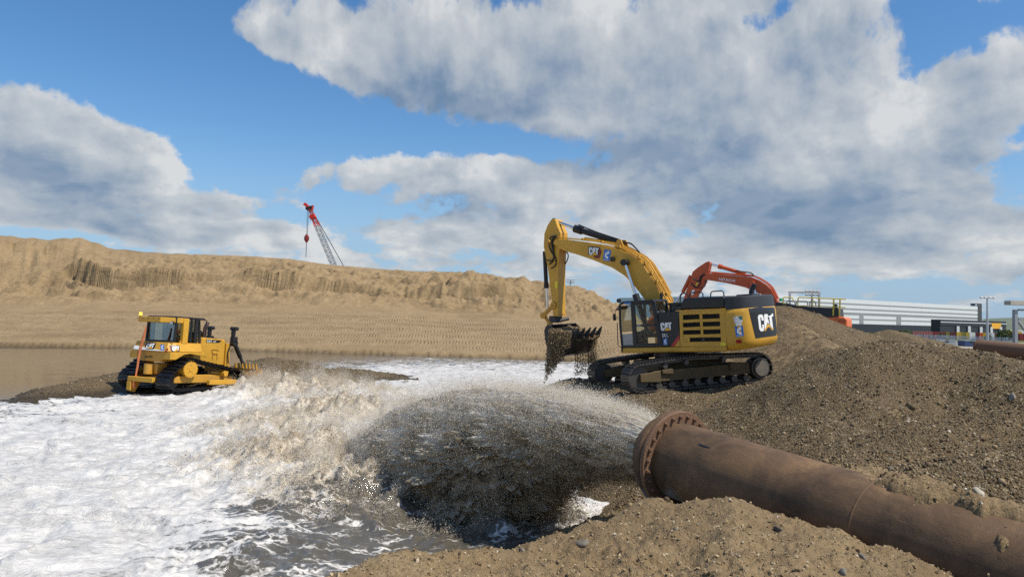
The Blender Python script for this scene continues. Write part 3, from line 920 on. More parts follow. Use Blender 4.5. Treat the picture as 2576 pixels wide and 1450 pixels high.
g.n('ShaderNodeOutputMaterial', {'Surface': b_.outputs[0]})
RUSTL = paint('rusty_flange', (.20, .11, .06), .8, dirt=.5, dirt_col=(.06, .036, .025), scale=5, bump=.5)

ax_x = Vector(PIPE_A)
ax_y = Vector((0, 0, 1)).cross(ax_x).normalized()
ax_z = ax_x.cross(ax_y)
PM = Matrix((ax_x, ax_y, ax_z)).transposed().to_4x4()
PM.translation = Vector(PIPE_C)
pipe = thing('discharge_pipe', 'large rusty steel pipe with bolted flange gushing slurry', 'pipe', PM)


def ring(r, x, n=96):
    return [(x, r * math.cos(2 * math.pi * k / n), r * math.sin(2 * math.pi * k / n)) for k in range(n)]


PR = .47
xs = np.linspace(-.03, -7.5, 90)
rings = []
for x_ in xs:
    rr_ = []
    for k in range(96):
        a = 2 * math.pi * k / 96
        dent = .018 * math.exp(-((x_ + .62) / .16) ** 2 - ((a - 2.35) / .16) ** 2)
        rr_.append((x_, (PR - dent) * math.cos(a), (PR - dent) * math.sin(a)))
    rings.append(rr_)
MB().loft(rings, False).build('pipe_shell', RUST, pipe, smooth=True)
MB().loft([ring(PR - .03, .32), ring(PR - .03, -1.5)], False).build('inner_wall', RUST, pipe, smooth=True)
MB().loft([ring(PR, -.05), ring(.605, -.05), ring(.612, -.04), ring(.612, .0), ring(.605, .01), ring(PR, .01)], False).build('flange', RUSTL, pipe, smooth=True)
MB().loft([ring(PR, .02), ring(.605, .02), ring(.612, .03), ring(.612, .075), ring(.60, .085), ring(.53, .10), ring(.51, .24), ring(.44, .24), ring(.44, .05)], False).build('end_collar', RUST, pipe, smooth=True)
for k in range(26):
    a = 2 * math.pi * (k + .3) / 26
    c0 = Vector((0, .545 * math.cos(a), .545 * math.sin(a)))
    mb = MB()
    mb.cyl(c0 + Vector((-.05, 0, 0)), c0 + Vector((-.082, 0, 0)), .025, n=6)
    mb.cyl(c0 + Vector((-.082, 0, 0)), c0 + Vector((-.100, 0, 0)), .013, n=8)
    mb.build('bolt', RUSTL, pipe)
MB().loft([ring(PR + .000, -2.62), ring(PR + .006, -2.626), ring(PR + .006, -2.638), ring(PR + .000, -2.645)], False).build('weld_seam', RUST, pipe, smooth=True)
mb = MB()
mb.tube(arc([(-.60, PR * .62, PR * .76), (-.74, PR * .64, PR * .745), (-.86, PR * .62, PR * .755)], 5), [.004, .012, .016, .018, .018, .017, .016, .014, .010, .006, .003], 6)
mb.build('weld_scar', DBLK, pipe)

# ---------------------------------------------------------------- slurry jet
side = Vector((PIPE_A[1], -PIPE_A[0], 0)).normalized()
sd_ = np.array(side)
ad_ = np.array([PIPE_A[0], PIPE_A[1], 0])
ad_ /= np.linalg.norm(ad_)


def jet_path(rad, th, frac=None, spread=None):
    """start on the mouth disc (rad 0..1, angle th) -> function of time"""
    up = rad * np.sin(th)
    lat = rad * np.cos(th)
    v = 9.3 + 3.9 * up
    vz = v * (.062 + .055 * up) + .22
    vl = .95 * lat
    z0 = PIPE_C[2] + .35 * PIPE_A[2] + .43 * up
    p0 = np.array(PIPE_C)[:2] + .35 * ad_[:2]
    tend = (vz + np.sqrt(vz * vz + 2 * 9.8 * (z0 - .0))) / 9.8
    return p0, v, vz, vl, z0, lat, tend


def jet_at(rad, th, f):
    p0, v, vz, vl, z0, lat, tend = jet_path(rad, th)
    t = f * tend
    xy = p0 + ad_[:2] * (v * t)[..., None] + sd_[:2] * (.43 * lat + vl * t * (1 + .4 * t))[..., None]
    z = z0 + vz * t - 4.9 * t * t
    return np.concatenate([xy, z[..., None]], -1)


nf_, nth = 470, 400
FR, TH = np.meshgrid(np.linspace(0, 1.06, nf_) ** .9, np.linspace(0, 2 * np.pi, nth), indexing='ij')
P = jet_at(np.full_like(FR, .93), TH, FR)
C0 = jet_at(np.zeros_like(FR), TH, FR)
N = P - C0
N /= np.linalg.norm(N, axis=-1)[..., None] + 1e-6
TW = np.minimum(TH, 2 * np.pi - TH)
sx_, sy_ = FR * 9.0, TW * 2.2
am = (.03 + .34 * ss(FR, 0, .9))[..., None]
dn = (fbm(sx_ * .8, sy_ + 3 * (TH > np.pi), .9, 6, .62, 91) * .60 + fbm(sx_ * .45, sy_ * 1.4, .24, 5, .68, 92) * .55)[..., None]
P = P + N * am * dn * 1.5
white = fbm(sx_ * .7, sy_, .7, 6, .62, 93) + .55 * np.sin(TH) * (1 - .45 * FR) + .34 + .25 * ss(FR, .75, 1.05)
SPRAY = bpy.data.materials.new('slurry_spray')
SPRAY.use_nodes = True
g = NG(SPRAY.node_tree)
pos = g.n('ShaderNodeNewGeometry').outputs['Position']
aw = g.n('ShaderNodeAttribute', attribute_name='white').outputs['Fac']
fl = g.n('ShaderNodeAttribute', attribute_name='flow').outputs['Vector']
e1 = g.noise(fl, 3.2, 9, .74, .4)
e2 = g.noise(fl, 22, 5, .75)
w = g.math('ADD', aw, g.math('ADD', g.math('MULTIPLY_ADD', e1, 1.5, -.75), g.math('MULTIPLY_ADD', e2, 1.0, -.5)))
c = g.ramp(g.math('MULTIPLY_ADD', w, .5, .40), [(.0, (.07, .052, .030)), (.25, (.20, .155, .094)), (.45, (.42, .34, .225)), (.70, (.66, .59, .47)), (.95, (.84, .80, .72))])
bmp = g.n('ShaderNodeBump', {'Strength': .55, 'Distance': .030, 'Height': g.math('ADD', e1, g.math('MULTIPLY', e2, .45))})
pb = g.n('ShaderNodeBsdfPrincipled', {'Base Color': c, 'Roughness': .6, 'Specular IOR Level': .3, 'Normal': bmp.outputs[0]})
tl = g.n('ShaderNodeBsdfTranslucent', {'Color': c, 'Normal': bmp.outputs[0]})
ms = g.n('ShaderNodeMixShader', {0: .38, 1: pb.outputs[0], 2: tl.outputs[0]})
g.n('ShaderNodeOutputMaterial', {'Surface': ms.outputs[0]})
fs = grid_faces(nf_, nth)
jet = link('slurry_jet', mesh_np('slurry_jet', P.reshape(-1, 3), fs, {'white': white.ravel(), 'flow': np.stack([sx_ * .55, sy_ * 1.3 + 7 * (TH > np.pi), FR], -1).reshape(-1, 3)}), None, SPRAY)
tag(jet, 'thick jet of grey brown slurry bursting from the rusty pipe', 'slurry jet', None, 'stuff')

# loose drops and grit around the jet
n = 270000
th = rng.uniform(0, 2 * np.pi, n)
rad = .90 + np.abs(rng.normal(0, .17, n)) * rng.uniform(.05, 1, n)
f = rng.uniform(0, 1.0, n) ** .75
P = jet_at(rad + .30 * fbm(f * 9.0, np.minimum(th, 2 * np.pi - th) * 2.2, .8, 4, .6, 97) * f, th, f)
P = P + rng.normal(0, 1, (n, 3)) * (.008 + .075 * f)[:, None]
cl = fbm(f * 9.0 + rng.normal(0, .05, n), np.minimum(th, 2 * np.pi - th) * 2.2, .5, 4, .6, 96)
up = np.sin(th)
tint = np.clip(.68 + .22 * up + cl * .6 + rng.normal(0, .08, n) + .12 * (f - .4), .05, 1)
size = np.exp(rng.normal(math.log(.0029), .40, n)) * (1 + .4 * f)
ok = P[:, 2] > -.05
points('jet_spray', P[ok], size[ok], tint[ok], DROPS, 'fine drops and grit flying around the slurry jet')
# pale mist of the finest drops over the crown of the jet and where it lands
n = 120000
th = rng.normal(np.pi / 2, .75, n)
rad = .94 + np.abs(rng.normal(0, .16, n))
f = rng.uniform(.02, 1.0, n)
P = jet_at(rad, th, f) + rng.normal(0, 1, (n, 3)) * (.02 + .15 * f ** 1.5)[:, None]
points('jet_mist', P, np.exp(rng.normal(math.log(.0026), .3, n)), np.clip(rng.normal(.93, .08, n), 0, 1), DROPS, 'pale mist of fine drops above the slurry jet')
# splashes over the churned water
n = 620000
w_ = SP[:, 2] * SP[:, 4] ** 2 + .05
idx = rng.choice(len(SP), n, p=w_ / w_.sum())
c = SP[idx]
xy = c[:, :2] + rng.normal(0, .55, (n, 2)) * c[:, 2:3]
zw, fo_, ch_ = water_height(xy[:, 0], xy[:, 1])
cl = fbm(xy[:, 0], xy[:, 1], .9, 5, .62, 95)
hz = np.abs(rng.normal(0, .16, n)) * np.clip(cl + .35, 0, 1) * (.25 + ch_ * 1.4) * (1 + (c[:, 3] > .3) * .9)
keep = (cl + rng.normal(0, .10, n) > .05) & (ch_ > .40)
P = np.column_stack([xy, zw + hz])[keep]
tint = np.clip(.62 + cl * .7 + rng.normal(0, .12, n), .30, 1)[keep]
size = np.exp(rng.normal(math.log(.0046), .40, len(P)))
points('splash_drops', P, size, tint, DROPS, 'brown and white splashes over the churning water')

# ---------------------------------------------------------------- pebbles on the gravel and sand
def land_points(n, r0, r1, a0, a1):
    r_ = np.exp(rng.uniform(math.log(r0), math.log(r1), n))
    p_ = np.radians(rng.uniform(a0, a1, n))
    x, y = r_ * np.sin(p_), r_ * np.cos(p_)
    h, gv, wt = heights(x, y)
    return x, y, h, gv, wt


x, y, h, gv, wt = land_points(260000, 7.5, 45, -40, 42)
ck = fbm(x, y, 2.2, 4, .6, 88)
k = (h > .02) & (rng.uniform(0, 1, len(h)) < (.12 + .9 * gv) * np.clip(.62 + ck * 1.6, .12, 1))
m = k.sum()
sz = np.exp(rng.normal(math.log(.0105), .45, m)) * (1 + .5 * np.clip(-ck[k] * 2, -.4, 1)) * (.70 + np.hypot(x[k], y[k]) / 75)
points('gravel_pebbles', np.column_stack([x[k], y[k], h[k] + sz * .35]), sz, np.clip(rng.beta(1.1, 2.6, m) + (rng.uniform(0, 1, m) > .97) * .5, 0, 1) * (1 - .5 * wt[k]), STONE, 'small pebbles strewn over the gravel mounds')
x, y, h, gv, wt = land_points(26000, 2.6, 9.5, -34, 42)
k = (h > .4)
m = k.sum()
sz = np.minimum(np.exp(rng.normal(math.log(.0095), .50, m)), .028)
scatter('sand_pebbles', np.column_stack([x[k], y[k], h[k] + sz * .25]), sz, np.clip(.25 + .75 * rng.beta(2.2, 2.4, m), 0, 1), STONE, 'oct', None, 'small pebbles in the foreground sand')


def sight(u_, v_, d0=3.0, d1=40.0):
    """first ground point on a sight line"""
    d = np.linspace(d0, d1, 3000)
    k = CAM + ray(u_, v_) * d[:, None]
    h = heights(k[:, 0], k[:, 1])[0]
    i = int(np.argmax(h >= k[:, 2]))
    return k[i]


def stone(u_, v_, size, col, label):
    p = sight(u_, v_)
    bm = bmesh.new()
    bmesh.ops.create_icosphere(bm, subdivisions=3, radius=1)
    sc = np.array([1.0, rng.uniform(.6, .85), rng.uniform(.45, .7)]) * size * .9
    pl_ = rng.normal(size=(9, 3))
    pl_ /= np.linalg.norm(pl_, axis=1)[:, None]
    R_ = rand_rot(1)[0]
    off = rng.uniform(0, 50, 2)
    for v in bm.verts:
        c = np.array(v.co)
        n_ = float(fbm(np.array([c[0] + c[2] * .7 + off[0]]), np.array([c[1] - c[2] * .6 + off[1]]), 1.1, 3, .5, 7)[0])
        c = c * min([1.0] + [.78 / max(1e-3, float(c @ q_)) for q_ in pl_ if c @ q_ > .78])
        v.co = Vector(R_ @ (c * (1 + .22 * n_) * sc))
    me = bpy.data.meshes.new('stone')
    bm.to_mesh(me)
    bm.free()
    me.shade_smooth()
    o = link('stone', me, None, paint('stone_%d_%d' % (u_, v_), col, .85, var=.2, scale=14, bump=.4))
    o.location = Vector(p) + Vector((0, 0, size * .08))
    return tag(o, label, 'stone', 'larger stones on the sand')


stone(2545, 1002, .12, (.36, .32, .25), 'pale grey angular stone high on the gravel slope above the pipe')
stone(2462, 1238, .065, (.42, .37, .29), 'small white stone on the sand covering the pipe')
stone(2240, 1178, .045, (.17, .145, .11), 'dark grey stone on the sand where it starts to cover the pipe')
stone(1958, 1333, .055, (.11, .10, .085), 'flat dark stone on the foreground sand below the pipe')
stone(2170, 1402, .05, (.18, .155, .12), 'grey stone near the lower edge of the pipe')
stone(1313, 1385, .055, (.20, .17, .13), 'brown stone on the crest of the foreground bank by the water')
stone(1466, 1370, .085, (.17, .15, .12), 'large buried stone below the crest of the foreground bank')
stone(1700, 1330, .032, (.30, .25, .18), 'pale pebble below the pipe flange on the foreground sand')
stone(2010, 1290, .05, (.24, .19, .13), 'sandy stone standing on the bank crest against the pipe')
stone(2120, 1440, .045, (.20, .18, .15), 'brown stone at the bottom of the foreground sand')


# ---------------------------------------------------------------- local frames of the machines
K4 = .64375


def crop(x0, y0, s):
    return lambda a, b: ((x0 + a / s) * K4, (y0 + b / s) * K4)


Z3 = crop(2380, 1100, 3.1528)
Z5 = crop(2050, 820, 3.3714)
Z2 = crop(380, 1180, 3.4811)
Z7 = crop(2080, 1150, 3.537)
ZH = crop(2600, 980, 3.22)
ZC = crop(1100, 760, 4.834)
Z4 = crop(2980, 1000, 2.5255)
Z6 = crop(3300, 1100, 3.6257)


class Frame:
    def __init__(s, M):
        s.M = M
        s.I = M.inverted()

    def on(s, uv, ax, k):
        """local point where the sight line meets the local plane axis ax = k"""
        o = s.I @ Vector(CAM)
        d = (s.I.to_3x3() @ Vector(ray(*uv)))
        t = (k - o[ax]) / d[ax]
        return o + d * t

    def xz(s, f, pts, y):
        out = []
        for p in pts:
            q = s.on(f(*p), 1, y)
            out.append((q.x, q.z))
        return out

    def yz(s, f, pts, x):
        out = []
        for p in pts:
            q = s.on(f(*p), 0, x)
            out.append((q.y, q.z))
        return out


def quad_map(c):
    """unit square (x right, y down) -> pixels inside TL, TR, BR, BL"""
    tl, tr, br, bl = [np.array(p, float) for p in c]
    return lambda a, b: tuple((tl * (1 - a) + tr * a) * (1 - b) + (bl * (1 - a) + br * a) * b)


CAT_C = [(.36, .38), (.36, .13), (.28, .02), (.09, .02), (0, .13), (0, .88), (.09, 1), (.26, 1), (.34, .86), (.34, .62), (.22, .62), (.22, .82), (.15, .82), (.15, .19), (.22, .19), (.22, .38)]
CAT_A = [(.43, .02), (.59, .02), (.735, .70), (.61, .50), (.38, .93), (.37, .52)]
CAT_T = [(.56, .02), (1.0, .02), (1.0, .19), (.90, .19), (.94, .95), (.77, .72), (.735, .19), (.62, .19)]
CAT_K = [(.25, 1.03), (.61, .50), (1.0, 1.0), (1.0, 1.03)]
CAT_Y = [(.31, 1.0), (.61, .58), (.95, .985)]
FIG = [(.55, .08), (.72, .10), (.80, .20), (.70, .27), (.80, .33), (.62, .36), (.45, .42), (.40, .50), (.62, .56), (.78, .70), (.70, .80), (.52, .78), (.30, .70), (.18, .58), (.20, .42), (.32, .25), (.50, .20)]
GLYPHS = {}


def glyph(text):
    """built-in typeface outline as unit-square mesh"""
    if text not in GLYPHS:
        cu = bpy.data.curves.new('t', 'FONT')
        cu.body = text
        cu.resolution_u = 2
        cu.offset = .012
        ob = bpy.data.objects.new('t', cu)
        COL.objects.link(ob)
        dg = bpy.context.evaluated_depsgraph_get()
        me = bpy.data.meshes.new_from_object(ob.evaluated_get(dg))
        V = np.array([v.co[:2] for v in me.vertices])
        Fc = [tuple(p.vertices) for p in me.polygons]
        bpy.data.objects.remove(ob)
        bpy.data.curves.remove(cu)
        lo, hi = V.min(0), V.max(0)
        V = (V - lo) / (hi - lo)
        V[:, 1] = 1 - V[:, 1]
        GLYPHS[text] = (V, Fc)
    return GLYPHS[text]


class Decals:
    """flat print laid on a surface: put(uv, lift) gives the local point"""
    def __init__(s, put, parent):
        s.put, s.parent = put, parent

    def poly(s, name, mat, corners, pts, lift=.006, sub=0):
        q = quad_map(corners)
        mb = MB()
        if sub:
            n = sub + 1
            mb.add([s.put(q(i / sub, j / sub), lift) for j in range(n) for i in range(n)], [(j * n + i, j * n + i + 1, (j + 1) * n + i + 1, (j + 1) * n + i) for j in range(sub) for i in range(sub)])
        else:
            mb.poly([s.put(q(*p), lift) for p in pts])
        return mb.build(name, mat, s.parent)

    def text(s, name, mat, corners, text, lift=.008):
        q = quad_map(corners)
        V, Fc = glyph(text)
        return MB().add([s.put(q(*p), lift) for p in V], Fc).build(name, mat, s.parent)

    def cat(s, corners, lift=.008, tri=DYEL):
        q = quad_map(corners)
        mb = MB()
        for gpts in (CAT_C, CAT_A, CAT_T):
            mb.poly([s.put(q(*p), lift) for p in gpts])
        o = mb.build('logo_lettering', WHT, s.parent)
        k = MB()
        k.poly([s.put(q(*p), lift + .002) for p in CAT_K[:3]])
        k.build('logo_outline', DBLK, o)
        k = MB()
        k.poly([s.put(q(*p), lift + .004) for p in CAT_Y])
        k.build('logo_triangle', tri, o)
        return o

    def sticker(s, corners, lift=.006):
        o = s.poly('blue_sticker', DBLU, corners, [(0, 0), (1, 0), (1, 1), (0, 1)], lift)
        q = quad_map(corners)
        MB().poly([s.put(q(*p), lift + .003) for p in FIG]).build('sticker_figure', WHT, o)
        V, Fc = glyph('Boskalis')
        MB().add([s.put(q(.12 + .76 * a, .84 + .11 * b), lift + .003) for a, b in V], Fc).build('sticker_lettering', WHT, o)
        return o


def plane_put(fr, ax, k, sgn):
    def put(uv, lift):
        q = fr.on(uv, ax, k)
        q[ax] += sgn * lift
        return q
    return put


def bvh_put(fr, ob):
    from mathutils.bvhtree import BVHTree
    me = ob.data
    tree = BVHTree.FromPolygons([v.co for v in me.vertices], [tuple(p.vertices) for p in me.polygons])
    o = fr.I @ Vector(CAM)

    def put(uv, lift):
        d = (fr.I.to_3x3() @ Vector(ray(*uv))).normalized()
        h, nrm, i, t = tree.ray_cast(o, d)
        if h is None:
            h, nrm, i, t = tree.find_nearest(o + d * 24)
        if nrm.dot(d) > 0:
            nrm = -nrm
        return h + nrm * lift
    return put


def track_path(circles, n=10):
    """closed belt round circles (x, z, r) given in clockwise order seen from -y; returns dense points"""
    pts = []
    m = len(circles)
    for i in range(m):
        x0, z0, r0 = circles[i - 1]
        x1, z1, r1 = circles[i]
        x2, z2, r2 = circles[(i + 1) % m]

        def tang(xa, za, ra, xb, zb, rb):
            d = math.hypot(xb - xa, zb - za)
            base = math.atan2(zb - za, xb - xa)
            off = math.acos(max(-1, min(1, (ra - rb) / d)))
            return base + off
        a0 = tang(x0, z0, r0, x1, z1, r1)
        a1 = tang(x1, z1, r1, x2, z2, r2)
        while a1 > a0:
            a1 -= 2 * math.pi
        while a1 < a0 - 2 * math.pi:
            a1 += 2 * math.pi
        for k in range(n + 1):
            a = a0 + (a1 - a0) * k / n
            pts.append((x1 + r1 * math.cos(a), z1 + r1 * math.sin(a)))
    return pts


def resample(pts, n):
    P = np.array(pts + [pts[0]])
    s = np.concatenate([[0], np.cumsum(np.hypot(*np.diff(P, axis=0).T))])
    u = np.linspace(0, s[-1], n, endpoint=False)
    return np.column_stack([np.interp(u, s, P[:, 0]), np.interp(u, s, P[:, 1])])


def shoe_mesh(name, pitch, width, bars, hgt, mat, thick=.03):
    mb = MB()
    mb.box((0, 0, 0), (pitch * .96, width, thick))
    for k in range(bars):
        x = (k - (bars - 1) / 2) * pitch / max(bars, 1) * .9 if bars > 1 else -pitch * .38
        mb.box((x, 0, thick / 2 + hgt / 2 - .002), (.022, width * .99, hgt))
    if bars == 1:
        for sx in (-.12, .12):
            for sy in (-.16, -.06, .06, .16):
                mb.box((pitch * sx + pitch * .1, sy * .9, thick / 2 + .008), (.03, .03, .016))
    o = mb.build(name, mat)
    me = o.data
    bpy.data.objects.remove(o)
    return me


def lay_shoes(name, me, path, y, parent, B=None):
    """shoes round the belt path (x, z), outer side outwards"""
    n = len(path)
    for i in range(n):
        a, b, c = path[i - 1], path[i], path[(i + 1) % n]
        t = Vector((c[0] - a[0], 0, c[1] - a[1])).normalized()
        nz = Vector((-t.z, 0, t.x))
        if (Vector((b[0], 0, b[1])) - Vector((path[:, 0].mean(), 0, path[:, 1].mean()))).dot(nz) < 0:
            nz = -nz
        ty = nz.cross(t)
        M = Matrix((t, ty, nz)).transposed().to_4x4()
        M.translation = Vector((b[0], y, b[1]))
        o = bpy.data.objects.new(name, me)
        COL.objects.link(o)
        o.parent = parent
        o.matrix_local = (B @ M) if B is not None else M


# ---------------------------------------------------------------- yellow excavator
EXM = Matrix.Translation((6.0, 25.5, 1.35)) @ Matrix.Rotation(math.radians(-4.5), 4, 'Y') @ Matrix.Rotation(math.radians(143), 4, 'Z')
ex = thing('excavator', 'yellow tracked excavator with raised boom emptying a bucket of gravel', 'excavator', EXM)
fx = Frame(EXM)
YS = 1.5
# house frame and skirts
MB().span((1.42, -1.5, 1.27), (-2.42, 1.49, 1.46)).build('house_frame', YEL, ex, bevel=.05, seg=3)
MB().cyl((0, 0, .85), (0, 0, 1.28), .75, n=32).build('swing_bearing', BLKG, ex, smooth=True)
# engine housing
pr = [(-.82, 1.46), (-.82, 2.60), (-.90, 2.68), (-2.42, 2.68), (-2.42, 1.46)]
eng = MB().span((-.84, -1.45, 1.463), (-2.415, 1.44, 2.62)).build('engine_bay', BLKG, ex)
side_pts = [(850, 470), (870, 380), (1425, 332), (1445, 795), (873, 795)]
opens = []
lv = [((905, 410), (1110, 402), (1110, 458), (905, 470)), ((1142, 400), (1358, 392), (1358, 450), (1142, 460)), ((905, 505), (1113, 495), (1115, 553), (907, 563)), ((1148, 493), (1363, 488), (1365, 545), (1150, 552)),
      ((913, 598), (1122, 590), (1125, 645), (917, 652)), ((1155, 588), (1370, 583), (1372, 640), (1157, 648)), ((987, 688), (1130, 684), (1132, 738), (990, 745)), ((1160, 683), (1378, 680), (1380, 735), (1163, 742))]
# door skin as strips between the openings, so each louvre is a real recess
P_ = lambda a, b: fx.xz(Z3, [(a, b)], YS)[0]
skin = MB()


def strip(a, b, c, d, y0=1.445, y1=1.5):
    skin.prism([P_(*a), P_(*b), P_(*c), P_(*d)], y0, y1)


strip((862, 352), (1424, 332), (1430, 390), (862, 408))
strip((862, 408), (905, 408), (907, 795), (875, 795))
strip((1358, 392), (1430, 390), (1444, 795), (1380, 795))
strip((1110, 402), (1142, 400), (1160, 683), (1130, 684))
for (a, b, c, d), (e, f_, g_, h_) in (((905, 470), (1112, 459), (1112, 496), (905, 505)), ((1142, 460), (1360, 450), (1362, 488), (1146, 494))), (((907, 563), (1116, 553), (1118, 591), (908, 598)), ((1150, 552), (1366, 545), (1368, 584), (1152, 589))), (((912, 652), (1126, 645), (1128, 685), (913, 690)), ((1156, 648), (1374, 640), (1376, 681), (1160, 684))), (((907, 742), (1132, 738), (1133, 795), (907, 795)), ((1130, 738), (1381, 735), (1384, 795), (1132, 795))):
    strip(a, b, c, d)
    strip(e, f_, g_, h_)
strip((907, 688), (987, 688), (990, 745), (907, 745))
skin.build('engine_door', YEL, ex)
for q in lv:
    p4 = [P_(*k) for k in q]
    m = MB()
    zs = np.linspace(p4[3][1], p4[0][1], 5)
    for z_ in zs[:-1]:
        x0_, x1_ = p4[0][0] - .01, p4[1][0] + .01
        m.add([(x0_, 1.452, z_), (x1_, 1.452, z_), (x1_, 1.492, z_ + .03), (x0_, 1.492, z_ + .03)], [(0, 1, 2, 3)])
    m.build('louvre', BLKG, ex)
MB().prism(fx.xz(Z3, [(822, 352), (1426, 326), (1426, 338), (822, 366)], YS), 1.40, 1.515).build('door_rain_strip', YEL, ex)
dec = Decals(plane_put(fx, 1, 1.5, 1), ex)
# black panel behind the cab
MB().prism(fx.xz(Z3, [(600, 380), (866, 372), (852, 470), (873, 795), (652, 795), (606, 500)], YS), 1.0, 1.492).build('tank_panel', BLK, ex, bevel=.012)
d2_ = Decals(plane_put(fx, 1, 1.492, 1), ex)
d2_.poly('red_flash', DRED, [(755, 795), (805, 795), (862, 700), (862, 645)], [(0, 0), (1, 0), (1, 1), (0, 1)]) if False else None
mb = MB().poly([plane_put(fx, 1, 1.492, 1)(Z3(*p), .005) for p in ((755, 795), (806, 795), (865, 705), (862, 648))])
mb.build('red_flash', DRED, ex)
MB().poly([plane_put(fx, 1, 1.492, 1)(Z3(*p), .004) for p in ((806, 795), (870, 795), (866, 706))]).build('yellow_flash', YEL, ex)
d2_.cat([Z3(628, 505), Z3(766, 497), Z3(768, 600), Z3(640, 602)])
d2_.text('model_lettering', WHT, [Z3(652, 640), Z3(724, 637), Z3(726, 680), Z3(656, 682)], 'DE L')
d2_.sticker([Z3(664, 700), Z3(715, 697), Z3(718, 775), Z3(669, 777)])
dec.poly('warning_label', WARN, [Z3(1368, 748), Z3(1436, 745), Z3(1438, 785), Z3(1372, 787)], [(0, 0), (1, 0), (1, 1), (0, 1)])
MB().span((P_(908, 700)[0], 1.5, P_(908, 750)[1]), (P_(955, 700)[0], 1.512, P_(955, 700)[1])).build('door_latch', YELD, ex, bevel=.006)
# counterweight
out = [(-2.44, 1.5), (-2.75, 1.5), (-3.02, 1.40), (-3.22, 1.18), (-3.36, .80), (-3.43, .4), (-3.45, 0)]
plan = out + [(x, -y) for x, y in reversed(out[:-1])]
pp = np.array(arc([(x, y, 0) for x, y in plan[1:-1]], 4))[:, :2]
plan = [plan[0]] + [tuple(p) for p in pp] + [plan[-1]]


def cw_ring(z, inset, fr_=None):
    r_ = []
    for x, y in plan:
        d = Vector((x + 2.0, y * .9)).normalized()
        r_.append((min(-2.44, x - d.x * inset), y - d.y * inset * (1 if abs(y) > .2 else abs(y) * 5), z + (.08 * max(0, (-x - 2.6)) if z < 1.6 else 0) + (.06 * max(0, -x - 2.6) if z > 2.4 else 0)))
    return r_


cw = MB().loft([cw_ring(1.27, .30), cw_ring(1.30, .13), cw_ring(1.42, .03), cw_ring(1.60, 0), cw_ring(2.45, 0), cw_ring(2.58, .03), cw_ring(2.64, .11), cw_ring(2.645, .3)]).build('counterweight', YEL, ex, smooth=True)
cput = bvh_put(fx, cw)
cdec = Decals(cput, ex)
mb = MB()
ctl, ctr, cbr, cbl = Z3(1712, 330), Z3(2030, 288), Z3(2072, 660), Z3(1800, 698)
cdec.poly('black_panel', DBLK, [ctl, ctr, cbr, cbl], None, .006, sub=14)
cdec.cat([Z3(1822, 402), Z3(2012, 386), Z3(2026, 598), Z3(1848, 610)], .012)
cdec.sticker([Z3(1545, 548), Z3(1645, 540), Z3(1658, 668), Z3(1562, 680)], .006)
cdec.poly('paper_label', WHT, [Z3(1528, 430), Z3(1636, 418), Z3(1640, 495), Z3(1540, 507)], None, .005, sub=3)
cdec.poly('paper_label', WHT, [Z3(1556, 510), Z3(1630, 500), Z3(1632, 535), Z3(1562, 542)], None, .005, sub=2)
cdec.poly('green_print', paint('label_green', (.03, .16, .12), .6), [Z3(1585, 428), Z3(1634, 421), Z3(1637, 470), Z3(1610, 462)], None, .009, sub=2)
cdec.poly('tail_reflector', REDL, [Z3(1562, 714), Z3(1625, 714), Z3(1633, 752), Z3(1566, 757)], None, .008, sub=3)
# black hood
hood = MB()
hood.prism(fx.xz(Z3, [(862, 345), (880, 265), (915, 203), (945, 196), (1420, 180), (1424, 330)], 1.42), -1.42, 1.42)
hood.build('engine_hood', BLK, ex, bevel=.07, seg=4)


def scale_plan(k, z, dz=0):
    return [(-2.44 + (x + 2.44) * k, y * k, z) for x, y in plan]


zt_ = P_(1440, 185)[1]
MB().loft([scale_plan(.97, 2.60), scale_plan(.97, 2.72), scale_plan(.95, 2.98), scale_plan(.90, 3.03)]).build('rear_hood', BLKG, ex, smooth=True)
MB().span((-2.45, -.4, 3.0), (-3.0, .4, 3.08)).build('air_intake', BLK, ex, bevel=.03)
for xa, xb, y in ((-.95, -1.45, .75), (-1.62, -2.1, .55), (-.55, -.85, .6)):
    MB().tube([(xa, y, 2.95), (xa - .03, y, 3.18), (xa - .08, y, 3.24), (xb + .06, y, 3.24), (xb, y, 3.18), (xb, y, 2.95)], .022, 8).build('grab_rail', BLK, ex, smooth=True)
MB().tube([(-2.6, -.75, 2.9), (-2.6, -.75, 3.18), (-2.68, -.8, 3.36), (-2.72, -.8, 3.42)], [.09, .09, .085, .08], 12).build('exhaust', BLK, ex, smooth=True)
MB().cyl((-.55, .95, 2.62), (-.55, .95, 2.88), .24, n=24).build('air_prefilter', BLKG, ex, smooth=True)
MB().cyl((-.55, .95, 2.86), (-.55, .95, 2.94), .27, n=24).build('filter_cap', BLK, ex, smooth=True)
MB().span((-.05, .2, 1.463), (-.83, .99, 2.45)).build('fuel_tank', YEL, ex)
MB().span((1.0, -1.45, 1.463), (-.83, -.45, 2.4)).build('tool_box', YEL, ex, bevel=.02)
# cab
cab_h = 3.07
cb = MB()
pts = fx.xz(Z3, [(122, 300), (132, 262), (160, 245), (545, 236), (580, 262), (612, 480), (648, 795), (140, 795)], YS)
zf, zb = 1.47, 3.06
xf, xr = pts[0][0] + .02, pts[-2][0]


def bar(a, b, w=.05, name='cab_pillar', mat=BLK):
    a, b = Vector(a), Vector(b)
    return MB().tube([a, b], w * .75, 4).build(name, mat, ex)


